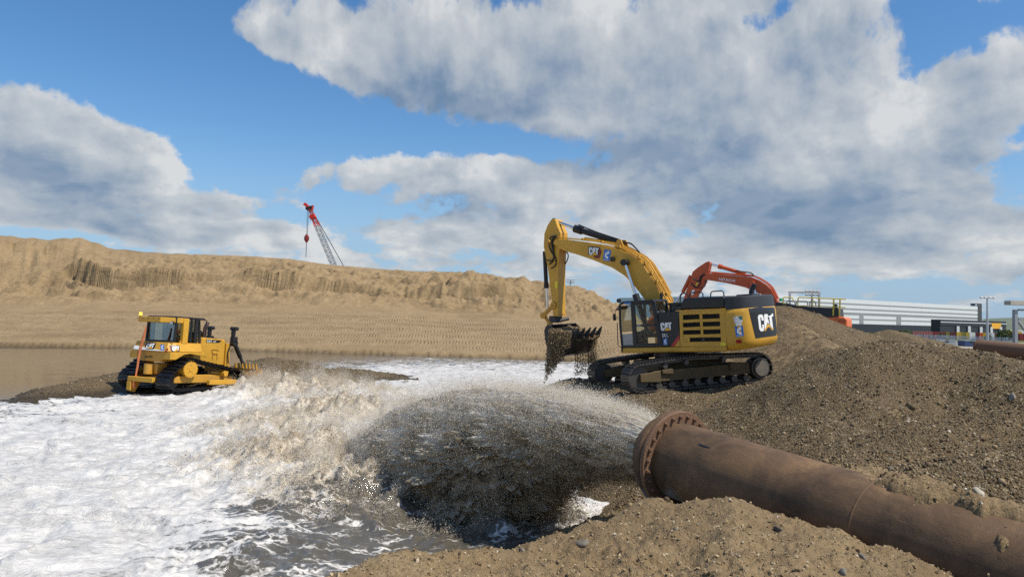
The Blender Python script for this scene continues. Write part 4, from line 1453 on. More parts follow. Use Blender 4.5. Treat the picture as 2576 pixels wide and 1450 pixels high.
for y in (1.47, .50):
    MB().tube([(xf - .03, y, zf - .15), (xf - .0, y, 2.2), (xf - .02, y, 2.95), (xf - .14, y, 3.03), (.05, y, 3.05)], .042, 6).build('front_pillar', BLK, ex, smooth=True)
    MB().tube([(.86, y, zf), (.86, y, 3.03)], .05, 4).build('door_pillar', BLK, ex)
    MB().tube([(-.17, y, zf), (-.08, y, 2.3), (.02, y, 3.03)], .055, 4).build('rear_pillar', BLK, ex)
MB().prism([(xf - .08, 2.99), (xf - .06, 3.05), (xf - .2, 3.09), (.02, 3.09), (-.03, 3.0)], .44, 1.52).build('cab_roof', BLK, ex, bevel=.03, seg=3)
MB().span((-.12, .47, zf), (xf, 1.48, zf + .07)).build('cab_floor', BLK, ex)
MB().span((-.17, .47, zf), (-.08, 1.47, 2.46)).build('cab_back', BLK, ex)
MB().span((.0, .52, 2.50), (-.005, 1.42, 2.95)).build('rear_window', GLS, ex)
dr = MB()
dr.prism([(-.16, 1.49), (.82, 1.49), (.82, 1.60), (-.08, 1.60)], 1.46, 1.515)
dr.prism([(.74, 1.58), (.82, 1.58), (.82, 3.0), (.74, 3.0)], 1.46, 1.515)
dr.prism([(-.15, 1.55), (-.05, 1.55), (.10, 2.96), (.0, 2.96)], 1.46, 1.515)
dr.prism([(.0, 2.92), (.8, 2.92), (.8, 3.0), (.0, 3.0)], 1.46, 1.515)
dr.prism([(-.07, 2.18), (.76, 2.18), (.76, 2.25), (-.06, 2.25)], 1.46, 1.515)
dr = dr.build('door', BLK, ex)
MB().prism([(.02, 2.25), (.75, 2.25), (.75, 2.93), (.07, 2.93)], 1.485, 1.492).build('door_pane', GLS, dr)
MB().prism([(-.05, 1.60), (.75, 1.60), (.75, 2.18), (-.0, 2.18)], 1.485, 1.492).build('door_pane', GLS, dr)
MB().box((.62, 1.52, 2.22), (.14, .02, .03)).build('door_handle', GALV, dr)
MB().prism([(.90, 1.56), (xf - .04, 1.56), (xf - .04, 2.95), (.90, 2.95)], .49, .496).build('side_window', GLS, ex)
MB().span((xf - .01, .54, 2.0), (xf - .004, 1.43, 2.95)).build('windscreen', GLS, ex)
MB().prism(fx.xz(Z3, [(140, 648), (290, 632), (290, 770), (150, 785)], 1.46), 1.455, 1.462).build('lower_guard', paint('guard_grey', (.35, .33, .31), .5), ex)
MB().tube([(xf + .10, 1.5, 2.35), (xf + .12, 1.5, 1.55), (xf - .05, 1.5, 1.45)], .016, 6).build('grab_rail', BLK, ex, smooth=True)
MB().box((xf + .17, 1.55, 2.55), (.05, .17, .24)).build('mirror', BLK, ex, bevel=.02)
MB().tube([(xf + .15, 1.53, 2.66), (xf + .14, 1.52, 2.78), (xf - .03, 1.49, 2.80)], .014, 6).build('mirror_bracket', BLK, ex)
MB().cyl((xf - .02, 1.4, 3.12), (xf + .09, 1.4, 3.13), .07, n=12).build('work_lamp', BLK, ex, smooth=True)
MB().cyl((.12, .62, 3.08), (.12, .62, 3.30), .05, n=10).build('mast_lamp', BLK, ex, smooth=True)
MB().box((xf + .1, .98, 2.88), (.22, .9, .03), Matrix.Rotation(.6, 3, 'Y')).build('sun_visor', paint('visor_pink', (.55, .42, .40), .4), ex)
cabdec = Decals(plane_put(fx, 1, 1.52, 1), ex)
cabdec.poly('cab_sticker', DBLU, [Z3(182, 256), Z3(265, 251), Z3(265, 268), Z3(184, 273)], [(0, 0), (1, 0), (1, 1), (0, 1)])
MB().tube([(-.2, 1.38, 2.50), (-.2, 1.38, 2.60), (-.62, 1.38, 2.60), (-.75, 1.38, 2.50)], .018, 6).build('deck_rail', YEL, ex, smooth=True)
# seat
MB().box((.35, .98, 1.85), (.5, .52, .14)).box((.08, .98, 2.22), (.14, .5, .75)).box((.02, .98, 2.62), (.1, .28, .2)).build('seat', SEATM, ex, bevel=.04)
MB().span((.75, .75, 1.53), (1.0, 1.2, 2.0)).build('console', BLK, ex, bevel=.03)

# boom, stick and bucket --------------------------------------------------
BW = .36
boom_px = [(400, 392), (440, 375), (520, 388), (750, 418), (1000, 455), (1230, 512), (1380, 585), (1480, 650), (1560, 722), (1640, 850), (1710, 960), (1770, 1075), (1830, 1200), (1900, 1330), (1820, 1390), (1700, 1350),
           (1580, 1180), (1510, 1090), (1450, 1010), (1320, 870), (1150, 760), (900, 660), (700, 590), (520, 538), (450, 505), (430, 470), (380, 455), (370, 420)]
bo = fx.xz(Z5, boom_px, BW)
MB().prism(bo, -BW, BW).build('boom', YEL, ex, bevel=.02)
top = fx.xz(Z5, [(420, 372), (750, 405), (1000, 440), (1230, 498), (1480, 635), (1560, 705), (1640, 830), (1710, 945), (1790, 1095), (1850, 1210)], BW)
nrm_off = lambda path, o: [(p[0] + o * n_[0], p[1] + o * n_[1]) for p, n_ in zip(path, [(lambda d: (-d[1] / math.hypot(*d), d[0] / math.hypot(*d)))((path[max(i - 1, 0)][0] - path[min(i + 1, len(path) - 1)][0], path[max(i - 1, 0)][1] - path[min(i + 1, len(path) - 1)][1])) for i in range(len(path))])]
sgn = 1 if nrm_off(top, 1.0)[2][1] > top[2][1] else -1
for i, y in enumerate((.31, .24, .16, .08, -.02, -.12, -.22, -.31)):
    s0, s1 = (1 if i % 3 else 0), len(top) - (i % 2)
    pth = nrm_off(top, sgn * (.045 + .035 * (i % 3)))[s0:s1]
    pth = arc([(p[0], y + .02 * math.sin(j * 2 + i), p[1] + .012 * math.sin(j * 3.3 + i)) for j, p in enumerate(pth)], 4)
    MB().tube(pth, .022 if i % 2 else .028, 6).build('hydraulic_line', YEL, ex, smooth=True)
for j in range(1, len(top) - 1):
    p = nrm_off(top, sgn * .06)[j]
    MB().box((p[0], 0, p[1]), (.07, .70, .09)).build('line_clamp', YELD, ex)
bd = Decals(plane_put(fx, 1, BW, 1), ex)
bd.poly('logo_hexagon', paint('hexagon_red', (.20, .022, .018), .5), [Z5(838, 478), Z5(1015, 478), Z5(1015, 640), Z5(838, 640)], [(0.02, 0), (.82, .06), (1, .45), (.80, 1), (.42, .92), (.40, .72), (0, .64)], .006)
bd.poly('logo_plate', DBLK, [Z5(838, 478), Z5(985, 492), Z5(965, 605), Z5(838, 590)], [(0, 0), (1, 0), (1, 1), (0, 1)], .009)
bd.cat([Z5(845, 487), Z5(976, 500), Z5(968, 600), Z5(850, 590)], .013)
bd.sticker([Z5(1050, 515), Z5(1138, 535), Z5(1115, 680), Z5(1028, 660)])
q = fx.on(Z5(1165, 648), 1, BW)
MB().box((q.x, BW + .05, q.z), (.16, .10, .16)).build('boom_lamp', BLK, ex, bevel=.02)


def P5(a, b, y):
    q = fx.on(Z5(a, b), 1, y)
    return Vector((q.x, y, q.z))


# boom cylinders
for s in (1, -1):
    y0 = .52
    a, b = P5(1315, 690, y0), P5(1470, 1150, y0)
    c_ = b + (b - a) * 1.1
    for p in (a, b, c_):
        p.y = y0 * s
    rod = MB().cyl(a, b, .055, n=16).build('cylinder_rod', CHR, ex, smooth=True)
    brl = MB().cyl(b, c_, .095, n=18).cyl(b + (a - b).normalized() * .12, b + (c_ - b).normalized() * .15, .125, n=18).build('cylinder_barrel', BLK, ex, smooth=True)
    MB().cyl((a.x, s * .33, a.z), (a.x, s * .64, a.z), .12, n=20).build('pivot_pin', BLK, ex, smooth=True)
# stick cylinder over the boom
a, b, c_ = P5(412, 152, 0.02), P5(672, 248, .02), P5(1262, 432, .02)
MB().cyl(a, b, .06, n=16).build('cylinder_rod', CHR, ex, smooth=True)
MB().cyl(b, c_, .115, n=20).cyl(b - (c_ - b).normalized() * .05, b + (c_ - b).normalized() * .3, .155, n=20).build('cylinder_barrel', BLK, ex, smooth=True)
MB().tube(arc([b + Vector((-.2, .1, .13)), (b + c_) / 2 + Vector((0, .12, .14)), c_ + Vector((0, .1, .12))], 6), .025, 6).build('hose', RUB, ex, smooth=True)
m_ = MB()
for y in (-.2, .2):
    m_.prism([(c_.x + .22, c_.z - .25), (c_.x + .02, c_.z + .12), (c_.x - .12, c_.z + .10), (c_.x - .28, c_.z - .35)], y - .03, y + .03)
m_.build('cylinder_bracket', YEL, ex)
for y in (.12, -.12):
    MB().tube(arc([P5(1275, 432, y), P5(1340, 432, y), P5(1400, 445, y), P5(1460, 500, y), P5(1515, 565, y)], 5), .03, 8).build('hose', RUB, ex, smooth=True)
# stick
SW = .27
st_px = [(345, 128), (375, 115), (400, 125), (432, 215), (470, 300), (470, 420), (452, 560), (442, 760), (437, 1000), (440, 1395), (372, 1400), (355, 1200), (330, 1000), (300, 760), (262, 560), (246, 480), (256, 310), (295, 205)]
MB().prism(fx.xz(Z5, st_px, SW), -SW, SW).build('stick', YEL, ex, bevel=.02)
MB().prism(fx.xz(Z5, [(438, 1362), (447, 1362), (447, 1402), (438, 1402)], SW), -SW - .01, SW + .01).build('stick_foot', YELD, ex)
sdc = Decals(plane_put(fx, 1, SW, 1), ex)
sdc.poly('warning_label', WARN, [Z5(398, 938), Z5(433, 938), Z5(431, 1030), Z5(397, 1030)], [(0, 0), (1, 0), (1, 1), (0, 1)])
q = P5(385, 422, 0)
MB().cyl((q.x, -.48, q.z), (q.x, .48, q.z), .085, n=18).build('boom_tip_pin', YELD, ex, smooth=True)
for y in (.12, -.12):
    q = P5(380, 130, y)
MB().cyl(P5(383, 135, .2), P5(383, 135, -.2), .09, n=14).build('stick_pin', BLK, ex, smooth=True)
# bucket cylinder
a, b, c_ = P5(262, 545, 0), P5(284, 1030, 0), P5(300, 1300, 0)
a2, b2, c2 = [p + Vector((.10, 0, 0)) for p in (a, b, c_)]
MB().cyl(a, b, .085, n=16).cyl(b + (a - b).normalized() * .2, b, .10, n=16).build('cylinder_barrel', BLK, ex, smooth=True)
MB().cyl(b, c_, .05, n=12).build('cylinder_rod', CHR, ex, smooth=True)
for pth in ([(412, 345), (350, 352), (322, 400), (320, 470), (345, 540), (375, 590), (380, 640), (340, 670), (290, 655)], [(420, 352), (370, 372), (355, 430), (365, 510), (385, 580), (408, 650), (400, 730), (345, 768)], [(410, 340), (385, 360), (372, 420), (378, 520), (380, 600), (372, 670), (320, 715)]):
    MB().tube(arc([P5(x, y, .33 + .03 * math.sin(i)) for i, (x, y) in enumerate(pth)], 5), .026, 8).build('hose', RUB, ex, smooth=True)
MB().tube(arc([P5(505, 520, -.2), P5(548, 545, -.2), P5(572, 600, -.2), P5(555, 670, -.2), P5(520, 725, -.2)], 5), .024, 8).build('hose', RUB, ex, smooth=True)


def P7(a, b, y):
    q = fx.on(Z7(a, b), 1, y)
    return Vector((q.x, y, q.z))


# bucket links
for y in (.30, -.30):
    m_ = MB()
    a, b = P7(290, 150, y), P7(150, 290, y)
    m_.tube([a, b], .085, 6)
    m_.cyl(a + Vector((0, -.05, 0)), a + Vector((0, .05, 0)), .13, n=14)
    m_.cyl(b + Vector((0, -.05, 0)), b + Vector((0, .05, 0)), .13, n=14)
    m_.build('bucket_link', YELD, ex, smooth=True)
for y in (.2, -.2):
    MB().tube([P7(160, 290, y), P7(240, 405, y)], .07, 6).cyl(P7(240, 405, y + .06), P7(240, 405, y - .06), .12, n=12).build('bucket_linkage', YELD, ex, smooth=True)
MB().box(P7(320, 340, 0), (.35, .5, .28)).build('bucket_hitch', BLKG, ex, bevel=.05)
MB().tube([P7(330, 370, .1), P7(500, 330, -.35)], .07, 8).build('hitch_bar', BLKG, ex, smooth=True)
# bucket: curved shell, two cheeks, lip and teeth
HB = .95
prof = fx.xz(Z7, [(560, 590), (520, 710), (478, 832), (420, 858), (340, 850), (255, 815), (205, 740), (178, 620), (165, 500), (190, 430), (235, 415)], HB)
BKT = paint('bucket_steel', (.035, .032, .03), .5, metal=.3, dirt=.3, dirt_col=(.07, .05, .035), scale=3, bump=.2)
bk = MB()
inn = []
cx, cz = np.mean([p[0] for p in prof]), np.mean([p[1] for p in prof]) + .2
for p in prof:
    d = Vector((cx - p[0], cz - p[1])).normalized()
    inn.append((p[0] + d.x * .04, p[1] + d.y * .04))
for i in range(len(prof) - 1):
    bk.prism([prof[i], prof[i + 1], inn[i + 1], inn[i]], -HB, HB)
bucket = bk.build('bucket', BKT, ex)
for y in (HB, -HB):
    MB().prism(prof + [((prof[0][0] + prof[-1][0]) / 2, prof[0][1] + .02)], y - .02, y + .02).build('bucket_cheek', BKT, bucket)
lip, nxt = Vector((prof[0][0], 0, prof[0][1])), Vector((prof[1][0], 0, prof[1][1]))
dr_ = (lip - nxt).normalized()
dr_ = (dr_ + Vector((-.28, 0, .10))).normalized()
for k in range(5):
    y = HB - .08 - k * (2 * HB - .16) / 4
    base = lip + Vector((0, y, 0))
    nz = Vector((dr_.z, 0, -dr_.x))
    rings = []
    for t_, w_, h_ in ((-.12, .085, .075), (.10, .075, .065), (.24, .05, .045), (.40, .03, .012)):
        c = base + dr_ * t_
        rings.append([c + Vector((0, w_, 0)) + nz * h_, c + Vector((0, -w_, 0)) + nz * h_, c + Vector((0, -w_, 0)) - nz * h_, c + Vector((0, w_, 0)) - nz * h_])
    MB().loft(rings).build('bucket_tooth', BKT, bucket)
# gravel heaped in the bucket and pouring out (world space grains)
n = 9000
xs_ = [p[0] for p in prof]
bx0, bx1 = min(xs_) - .02, max(xs_) + .02
lx = rng.uniform(bx0, bx1, n)
ly = rng.uniform(-HB, HB, n)
lz = prof[0][1] - .05 + .42 * (1 - ((lx - (bx0 + bx1) / 2 - .1) / .72) ** 2) * (1 - .6 * (ly / HB) ** 2) + fbm(lx, ly, .4, 3, .5, 5) * .12 + rng.uniform(-.05, .01, n)
EXA = np.array(EXM)
L2W = lambda a: a @ EXA[:3, :3].T + EXA[:3, 3]
heap_n = 40
hx, hy = np.meshgrid(np.linspace(bx0 + .03, bx1 - .03, heap_n), np.linspace(-HB + .02, HB - .02, heap_n), indexing='ij')
hz = prof[0][1] - .10 + .42 * (1 - ((hx - (bx0 + bx1) / 2 - .1) / .72) ** 2) * (1 - .6 * (hy / HB) ** 2) + fbm(hx, hy, .4, 3, .5, 5) * .12
hm = mesh_np('gravel_load', L2W(np.stack([hx, hy, hz], -1).reshape(-1, 3)), grid_faces(heap_n, heap_n), {'gravel': np.ones(heap_n ** 2), 'wet': np.zeros(heap_n ** 2)})
tag(link('gravel_load', hm, None, GROUND), 'gravel heaped in the excavator bucket', 'gravel', None, 'stuff')
scatter('load_pebbles', L2W(np.column_stack([lx, ly, lz])), np.exp(rng.normal(math.log(.028), .35, n)), rng.beta(1.6, 2.2, n), STONE, 'oct', None, 'loose pebbles on the gravel in the bucket')


def pour(u0, u1, vtop, v0, v1, y, n, lean, clump):
    a = rng.uniform(0, 1, n)
    b = rng.uniform(0, 1, n) ** 1.15
    strand = np.sin(a * clump + b * 1.5) * .5 + .5
    a = a * .55 + .45 * np.round(a * clump / 6.28) * 6.28 / clump
    vv = vtop + (v0 + (v1 - v0) * a - vtop) * b
    uu = u0 + (u1 - u0) * a + lean * b + rng.normal(0, 5, n) * (1 + b * 1.5)
    yy = y + rng.normal(0, .10, n)
    p = np.array([fx.on(Z7(u_, v_), 1, y_) for u_, v_, y_ in zip(uu, vv, yy)])
    return p


P = np.concatenate([pour(225, 480, 560, 1080, 900, HB + .10, 3600, -50, 60), pour(230, 400, 470, 1220, 1000, HB + .12, 2600, -70, 40), pour(590, 880, 790, 1120, 1080, .1, 1500, -10, 50), pour(790, 900, 560, 900, 1000, -.70, 900, -10, 30), pour(235, 530, 500, 800, 740, HB + .06, 5200, -20, 80)])
n = len(P)
fz = rng.normal(0, 1, n)
scatter('falling_gravel', L2W(P), np.exp(rng.normal(math.log(.016), .38, n)), np.clip(.08 + .92 * rng.beta(1.5, 2.4, n), 0, 1), STONE, 'oct', np.tile([[0, 0, .008]], (n, 1)), 'wet gravel streaming off the excavator bucket')

# tracks ------------------------------------------------------------------
TR = Matrix.Rotation(math.radians(54.4), 4, 'Z')
belt = track_path([(2.28, .55, .42), (-2.28, .55, .42)][::-1]) if False else None
circ = [(-2.30, .53, .46), (0, .66, .46), (2.28, .52, .44)]
low_ = [(2.28, .52, .44), (-2.30, .53, .46)]
bp_ = track_path([(-2.30, .53, .46), (.2, .70, .40), (2.28, .52, .44)])
belt = resample(bp_, 52)
shoe = shoe_mesh('track_shoe', .222, .62, 2, .05, STEEL, .035)


def rot_build(mb, name, mat, parent, **kw):
    mb.v = [tuple(TR @ Vector(p)) for p in mb.v]
    return mb.build(name, mat, parent, **kw)


rot_build(MB().span((-1.2, -1.05, .55), (1.2, 1.05, .95)), 'car_body', YELU, ex, bevel=.06)
for s in (1, -1):
    yc = 1.37 * s
    m_ = MB()
    m_.prism([(2.05, .36), (2.05, .62), (1.75, .72), (-1.9, .74), (-1.95, .36)], yc - .2, yc + .2)
    m_.prism([(2.30, .40), (2.30, .66), (1.55, .70), (1.55, .34)], yc - .26, yc + .26)
    m_.prism([(1.5, .62), (1.5, .74), (1.1, .76), (1.1, .58)], yc - .29, yc + .29)
    m_.prism([(-1.1, .52), (-1.1, .78), (-1.5, .78), (-1.5, .52)], yc - .28, yc + .28)
    track = rot_build(m_, 'track', YELU, ex, bevel=.02)
    lay_shoes('track_shoe', shoe, belt, yc, track, TR)
    link_ = MB()
    ins = [(x + (0 - x) * .02, z + (.55 - z) * .16) for x, z in belt]
    for i in range(len(ins)):
        a, b = ins[i], ins[(i + 1) % len(ins)]
        for o in (-.09, .09):
            link_.tube([(a[0], yc + o, a[1]), (b[0], yc + o, b[1])], .05, 4, True)
    rot_build(link_, 'chain_links', STEEL, track)
    rot_build(MB().cyl((-2.30, yc - .12, .53), (-2.30, yc + .28, .53), .36, n=28), 'sprocket', STEEL, track, smooth=True)
    rot_build(MB().cyl((-2.30, yc + .28 * s, .53), (-2.30, yc + .36 * s, .53), .27, n=28), 'final_drive', paint('final_drive_%d' % (s + 1), (.13, .12, .10), .5, dirt=.5), track, smooth=True)
    rot_build(MB().cyl((2.28, yc - .15, .52), (2.28, yc + .15, .52), .36, n=28), 'idler', STEEL, track, smooth=True)
    for k in range(8):
        x = -1.75 + k * .48
        rot_build(MB().cyl((x, yc - .2, .23), (x, yc + .22, .23), .115, n=16), 'track_roller', STEEL, track, smooth=True)
    for x in (-.9, .55, 1.35):
        rot_build(MB().cyl((x, yc - .12, .92 if x < 1 else .86), (x, yc + .24, .92 if x < 1 else .86), .085, n=14), 'carrier_roller', STEEL, track, smooth=True)


# ---------------------------------------------------------------- yellow bulldozer
_R = Matrix.Rotation(math.radians(64), 4, 'Z') @ Matrix.Rotation(math.radians(3), 4, 'Y')
_p = Vector(at(*Z2(975, 680), 29.5))
DZM = Matrix.Translation(_p - _R.to_3x3() @ Vector((-2, -1.25, 1.5))) @ _R
dz_ = thing('bulldozer', 'yellow tracked bulldozer with orange sling wading beside the foam', 'bulldozer', DZM)
fd = Frame(DZM)
XR, YR = -2.0, -1.25


def S(pts, y):
    return fd.xz(Z2, pts, y)


def Rr(pts, x=XR):
    return fd.yz(Z2, pts, x)


# rear tank: chamfered block
zt1, zt0 = fd.on(Z2(700, 540), 0, XR).z, fd.on(Z2(700, 660), 0, XR).z
zt1 = 1.88
tk = MB()
tk.loft([[(XR + .05, -1.05, zt0), (XR + .05, 1.05, zt0), (XR + .30, 1.28, zt0), (-.35, 1.28, zt0), (-.35, -1.25, zt0), (XR + .30, -1.25, zt0)],
         [(XR, -1.07, zt0 + .03), (XR, 1.07, zt0 + .03), (XR + .28, 1.3, zt0 + .03), (-.35, 1.3, zt0 + .03), (-.35, -1.27, zt0 + .03), (XR + .28, -1.27, zt0 + .03)],
         [(XR + .14, -.98, zt1), (XR + .14, .98, zt1), (XR + .40, 1.18, zt1), (-.35, 1.18, zt1), (-.35, -1.15, zt1), (XR + .40, -1.15, zt1)]])
tank = tk.build('rear_tank', YEL, dz_, bevel=.03)
tput = bvh_put(fd, tank)
td = Decals(tput, dz_)
td.poly('logo_plate', DBLK, [Z2(668, 552), Z2(808, 552), Z2(770, 640), Z2(634, 640)], None, .006, sub=3)
td.cat([Z2(682, 560), Z2(790, 560), Z2(757, 630), Z2(658, 630)], .010)
td.poly('logo_plate', DBLK, [Z2(980, 587), Z2(1118, 587), Z2(1118, 668), Z2(1000, 668)], None, .006, sub=3)
td.poly('logo_flash', DRED, [Z2(980, 592), Z2(990, 592), Z2(1018, 668), Z2(1000, 668)], [(0, 0), (1, 0), (1, 1), (0, 1)], .010)
td.cat([Z2(1020, 595), Z2(1112, 595), Z2(1112, 660), Z2(1022, 660)], .010)
td.sticker([Z2(473, 575), Z2(520, 575), Z2(520, 650), Z2(473, 650)])
td.sticker([Z2(862, 575), Z2(912, 575), Z2(912, 655), Z2(862, 655)])
for a in ((425, 635), (955, 640)):
    p = tput(Z2(*a), .012)
    MB().cyl(p, p + Vector((-.03, 0, 0)), .045, n=12).build('tail_lamp', REDL, dz_, smooth=True)
# rear lower body and fenders
z0 = fd.on(Z2(700, 800), 0, XR).z
MB().prism([(-.80, zt0 - .004), (.80, zt0 - .004), (.80, z0 + .08), (.55, z0), (-.55, z0), (-.80, z0 + .08)], XR + .08, -.4, 0).build('rear_case', YELD, dz_, bevel=.02)
for s in (1, -1):
    MB().prism([(XR + .06, zt0 - .004), (-.2, zt0 - .004), (-.2, zt0 - .14), (-.55, zt0 - .12), (-.95, zt0 - .06), (-1.25, zt0 - .10), (XR + .35, zt0 - .32), (XR + .06, zt0 - .32)], s * .803, s * 1.27).build('fender', YEL, dz_, bevel=.02)
cdc = Decals(plane_put(fd, 0, XR + .08, -1), dz_)
cdc.text('fleet_number', DBLK, [Z2(650, 722), Z2(752, 722), Z2(752, 755), Z2(650, 755)], 'B6430', .006)
# deck, cab, canopy
MB().span((XR + .2, -1.1, zt1 - .02), (.1, 1.1, zt1 + .03)).build('deck', YEL, dz_)
cw0, cw1 = -.98, .76
xr_, xf_ = -1.60, -.12
zr = 2.98
for y in (cw0, cw1):
    MB().tube([(xr_ + .02, y, zt1), (xr_ + .06, y, zr)], .055, 4).build('cab_pillar', BLK, dz_)
    MB().tube([(-.78, y, zt1), (-.78, y, zr)], .05, 4).build('cab_pillar', BLK, dz_)
    MB().tube([(xf_, y * .8, zt1), (xf_ - .12, y * .8, zr - .06)], .05, 4).build('cab_pillar', BLK, dz_)
    MB().prism([(-1.50, zt1 + .12), (-.82, zt1 + .12), (-.82, zr - .08), (-1.50, zr - .08)], y - .004, y + .004).build('side_window', GLS, dz_)
    MB().prism([(-.74, zt1 + .06), (xf_ - .02, zt1 + .06), (xf_ - .12, zr - .08), (-.74, zr - .08)], y * .9 - .004, y * .9 + .004).build('door_window', GLS, dz_)
MB().span((xr_ + .06, cw0 + .06, zt1 + .10), (xr_ + .066, cw1 - .06, zr - .12)).build('rear_window', GLS, dz_)
MB().tube([(xr_ + .02, cw0, zt1 + .07), (xr_ + .02, cw1, zt1 + .07)], .06, 4).tube([(xr_ + .05, cw0, zr - .1), (xr_ + .05, cw1, zr - .1)], .06, 4).build('window_frame', BLK, dz_)
MB().span((xf_ - .02, cw0 * .75, zt1 + .1), (xf_ - .01, cw1 * .75, zr - .1)).build('windscreen', GLS, dz_)
MB().span((xr_ + .0, cw0 - .03, zr - .05), (xf_ + .02, cw1 + .02, zr + .04)).build('cab_roof', BLK, dz_, bevel=.03)
MB().span((xf_ - .5, cw0 - .05, zt1), (xf_ - .35, cw0, zr - .05)).build('door_frame', BLK, dz_)
# roll-over frame: rear header box with chamfered ends, two posts
zc1, zc0 = fd.on(Z2(700, 195), 0, XR).z, fd.on(Z2(700, 265), 0, XR).z
yl, yr = fd.on(Z2(548, 230), 0, XR).y, fd.on(Z2(948, 230), 0, XR + .05).y
yl = min(yl, 1.25)
MB().loft([[(XR + .02, yl, zc0), (XR + .0, -.55, zc0), (XR + .55, -1.12, zc0), (XR + .95, -1.12, zc0), (XR + .95, yl, zc0)], [(XR + .02, yl, zc1), (XR + .0, -.55, zc1), (XR + .55, -1.12, zc1), (XR + .95, -1.12, zc1), (XR + .95, yl, zc1)]]).build('rollover_frame', YEL, dz_, bevel=.02)
for y in (-1.08, 1.02):
    MB().span((-1.32, y - .09, zt1), (-1.06, y + .09, zc1 - .005)).build('rollover_post', YEL, dz_, bevel=.015)
for k in range(5):
    MB().cyl((XR + .0, .9 - k * .34, zc1 - .06), (XR - .015, .9 - k * .34, zc1 - .06), .022, n=8).build('bolt', BLKG, dz_)
p = fd.on(Z2(588, 180), 0, XR + .15)
MB().cyl((XR + .15, p.y, zc1), (XR + .15, p.y, zc1 + .05), .05, n=14).build('beacon_base', BLK, dz_, smooth=True)
MB().cyl((XR + .15, p.y, zc1 + .05), (XR + .15, p.y, zc1 + .19), .068, .055, n=14).build('beacon', BEACON, dz_, smooth=True)
p = fd.on(Z2(1022, 282), 0, XR + .3)
MB().box((XR + .3, p.y, p.z), (.1, .16, .13)).build('work_lamp', BLK, dz_, bevel=.02)
MB().box((XR + .245, p.y, p.z), (.01, .13, .10)).build('lamp_lens', LAMP, dz_)
# seat and controls
MB().box((-.95, -.1, 2.0), (.5, .5, .14)).box((-1.22, -.1, 2.3), (.12, .48, .55)).box((-1.25, -.1, 2.62), (.09, .26, .16)).build('seat', SEATM, dz_, bevel=.04)
MB().box((-.3, -.1, 2.05), (.25, 1.0, .35)).build('dashboard', BLK, dz_, bevel=.03)
# engine hood
xn = 1.50
hz1 = 2.13
hd = MB()
hd.loft([[(-.32, -.62, 1.0), (xn, -.58, .95), (xn, .58, .95), (-.32, .62, 1.0)], [(-.32, -.62, 2.17), (xn - .02, -.60, 2.10), (xn - .02, .60, 2.10), (-.32, .62, 2.17)], [(-.30, -.56, 2.20), (xn - .06, -.54, 2.13), (xn - .06, .54, 2.13), (-.30, .56, 2.20)]])
hood = hd.build('engine_hood', YEL, dz_, bevel=.03)
hput = bvh_put(fd, hood)
hdc = Decals(hput, dz_)
hdc.poly('model_plate', DBLK, [Z2(1484, 500), Z2(1695, 517), Z2(1655, 552), Z2(1486, 550)], None, .006, sub=4)
hdc.text('model_lettering', WHT, [Z2(1492, 508), Z2(1560, 513), Z2(1560, 545), Z2(1493, 544)], 'D6T', .011)
hdc.text('model_lettering', WHT, [Z2(1576, 522), Z2(1614, 524), Z2(1612, 544), Z2(1574, 544)], 'LGP', .011)
a = [hput(Z2(*q), .0) for q in ((1478, 490), (1478, 755), (1735, 752), (1745, 515))]
for i in range(3):
    MB().tube([a[i], a[i + 1]], .008, 4).build('panel_gap', BLK, hood)
MB().tube(arc([hput(Z2(*q), .03) for q in ((1552, 638), (1565, 688), (1625, 695), (1640, 648), (1552, 638))], 3), .012, 6).build('step_loop', YELD, hood)
MB().tube([hput(Z2(*q), .03) for q in ((1562, 775), (1562, 700), (1625, 700), (1625, 775))], .014, 6).build('step_loop', YELD, hood)
MB().span((-.45, -.80, 1.90), (-.34, .78, 2.16)).build('firewall', YEL, dz_, bevel=.01)
MB().cyl((-1.25, -1.02, zt1), (-1.25, -1.02, zt1 + .12), .10, n=16).build('fuel_cap', YEL, dz_, smooth=True)
MB().tube([(.55, -.28, 2.0), (.55, -.28, 2.58), (.60, -.28, 2.72), (.68, -.28, 2.86)], [.085, .085, .085, .08], 14).build('exhaust_stack', paint('exhaust_brown', (.06, .035, .03), .6), dz_, smooth=True)
MB().cyl((.12, -.1, 2.15), (.12, -.1, 2.32), .24, n=20).cyl((.12, -.1, 2.30), (.12, -.1, 2.40), .27, n=20).build('air_filter', BLK, dz_, smooth=True)
MB().tube(arc([(.3, -.05, 2.3), (.45, -.1, 2.42), (.6, 0, 2.3), (.6, .05, 2.1)], 4), .08, 10).build('intake_elbow', BLK, dz_, smooth=True)
MB().tube([(.75, -.40, 2.0), (.78, -.40, 2.18), (1.2, -.40, 2.15), (1.25, -.40, 2.0)], .018, 6).build('grab_rail', BLK, dz_, smooth=True)
MB().tube([(-.2, -.88, 2.95), (.02, -.9, 2.95), (.06, -.9, 2.9), (.06, -.9, 2.25)], .022, 6).build('grab_rail', BLK, dz_, smooth=True)
MB().span((xf_ + .02, -.60, 2.86), (xf_ + .0, -.35, 2.95)).build('cab_sticker', WHT, dz_)
# radiator guard with nose plate
MB().prism([(xn + .002, .60), (xn + .30, .60), (xn + .22, 1.95), (xn + .002, 1.98)], -.66, .66).build('radiator_guard', YEL, dz_, bevel=.03)
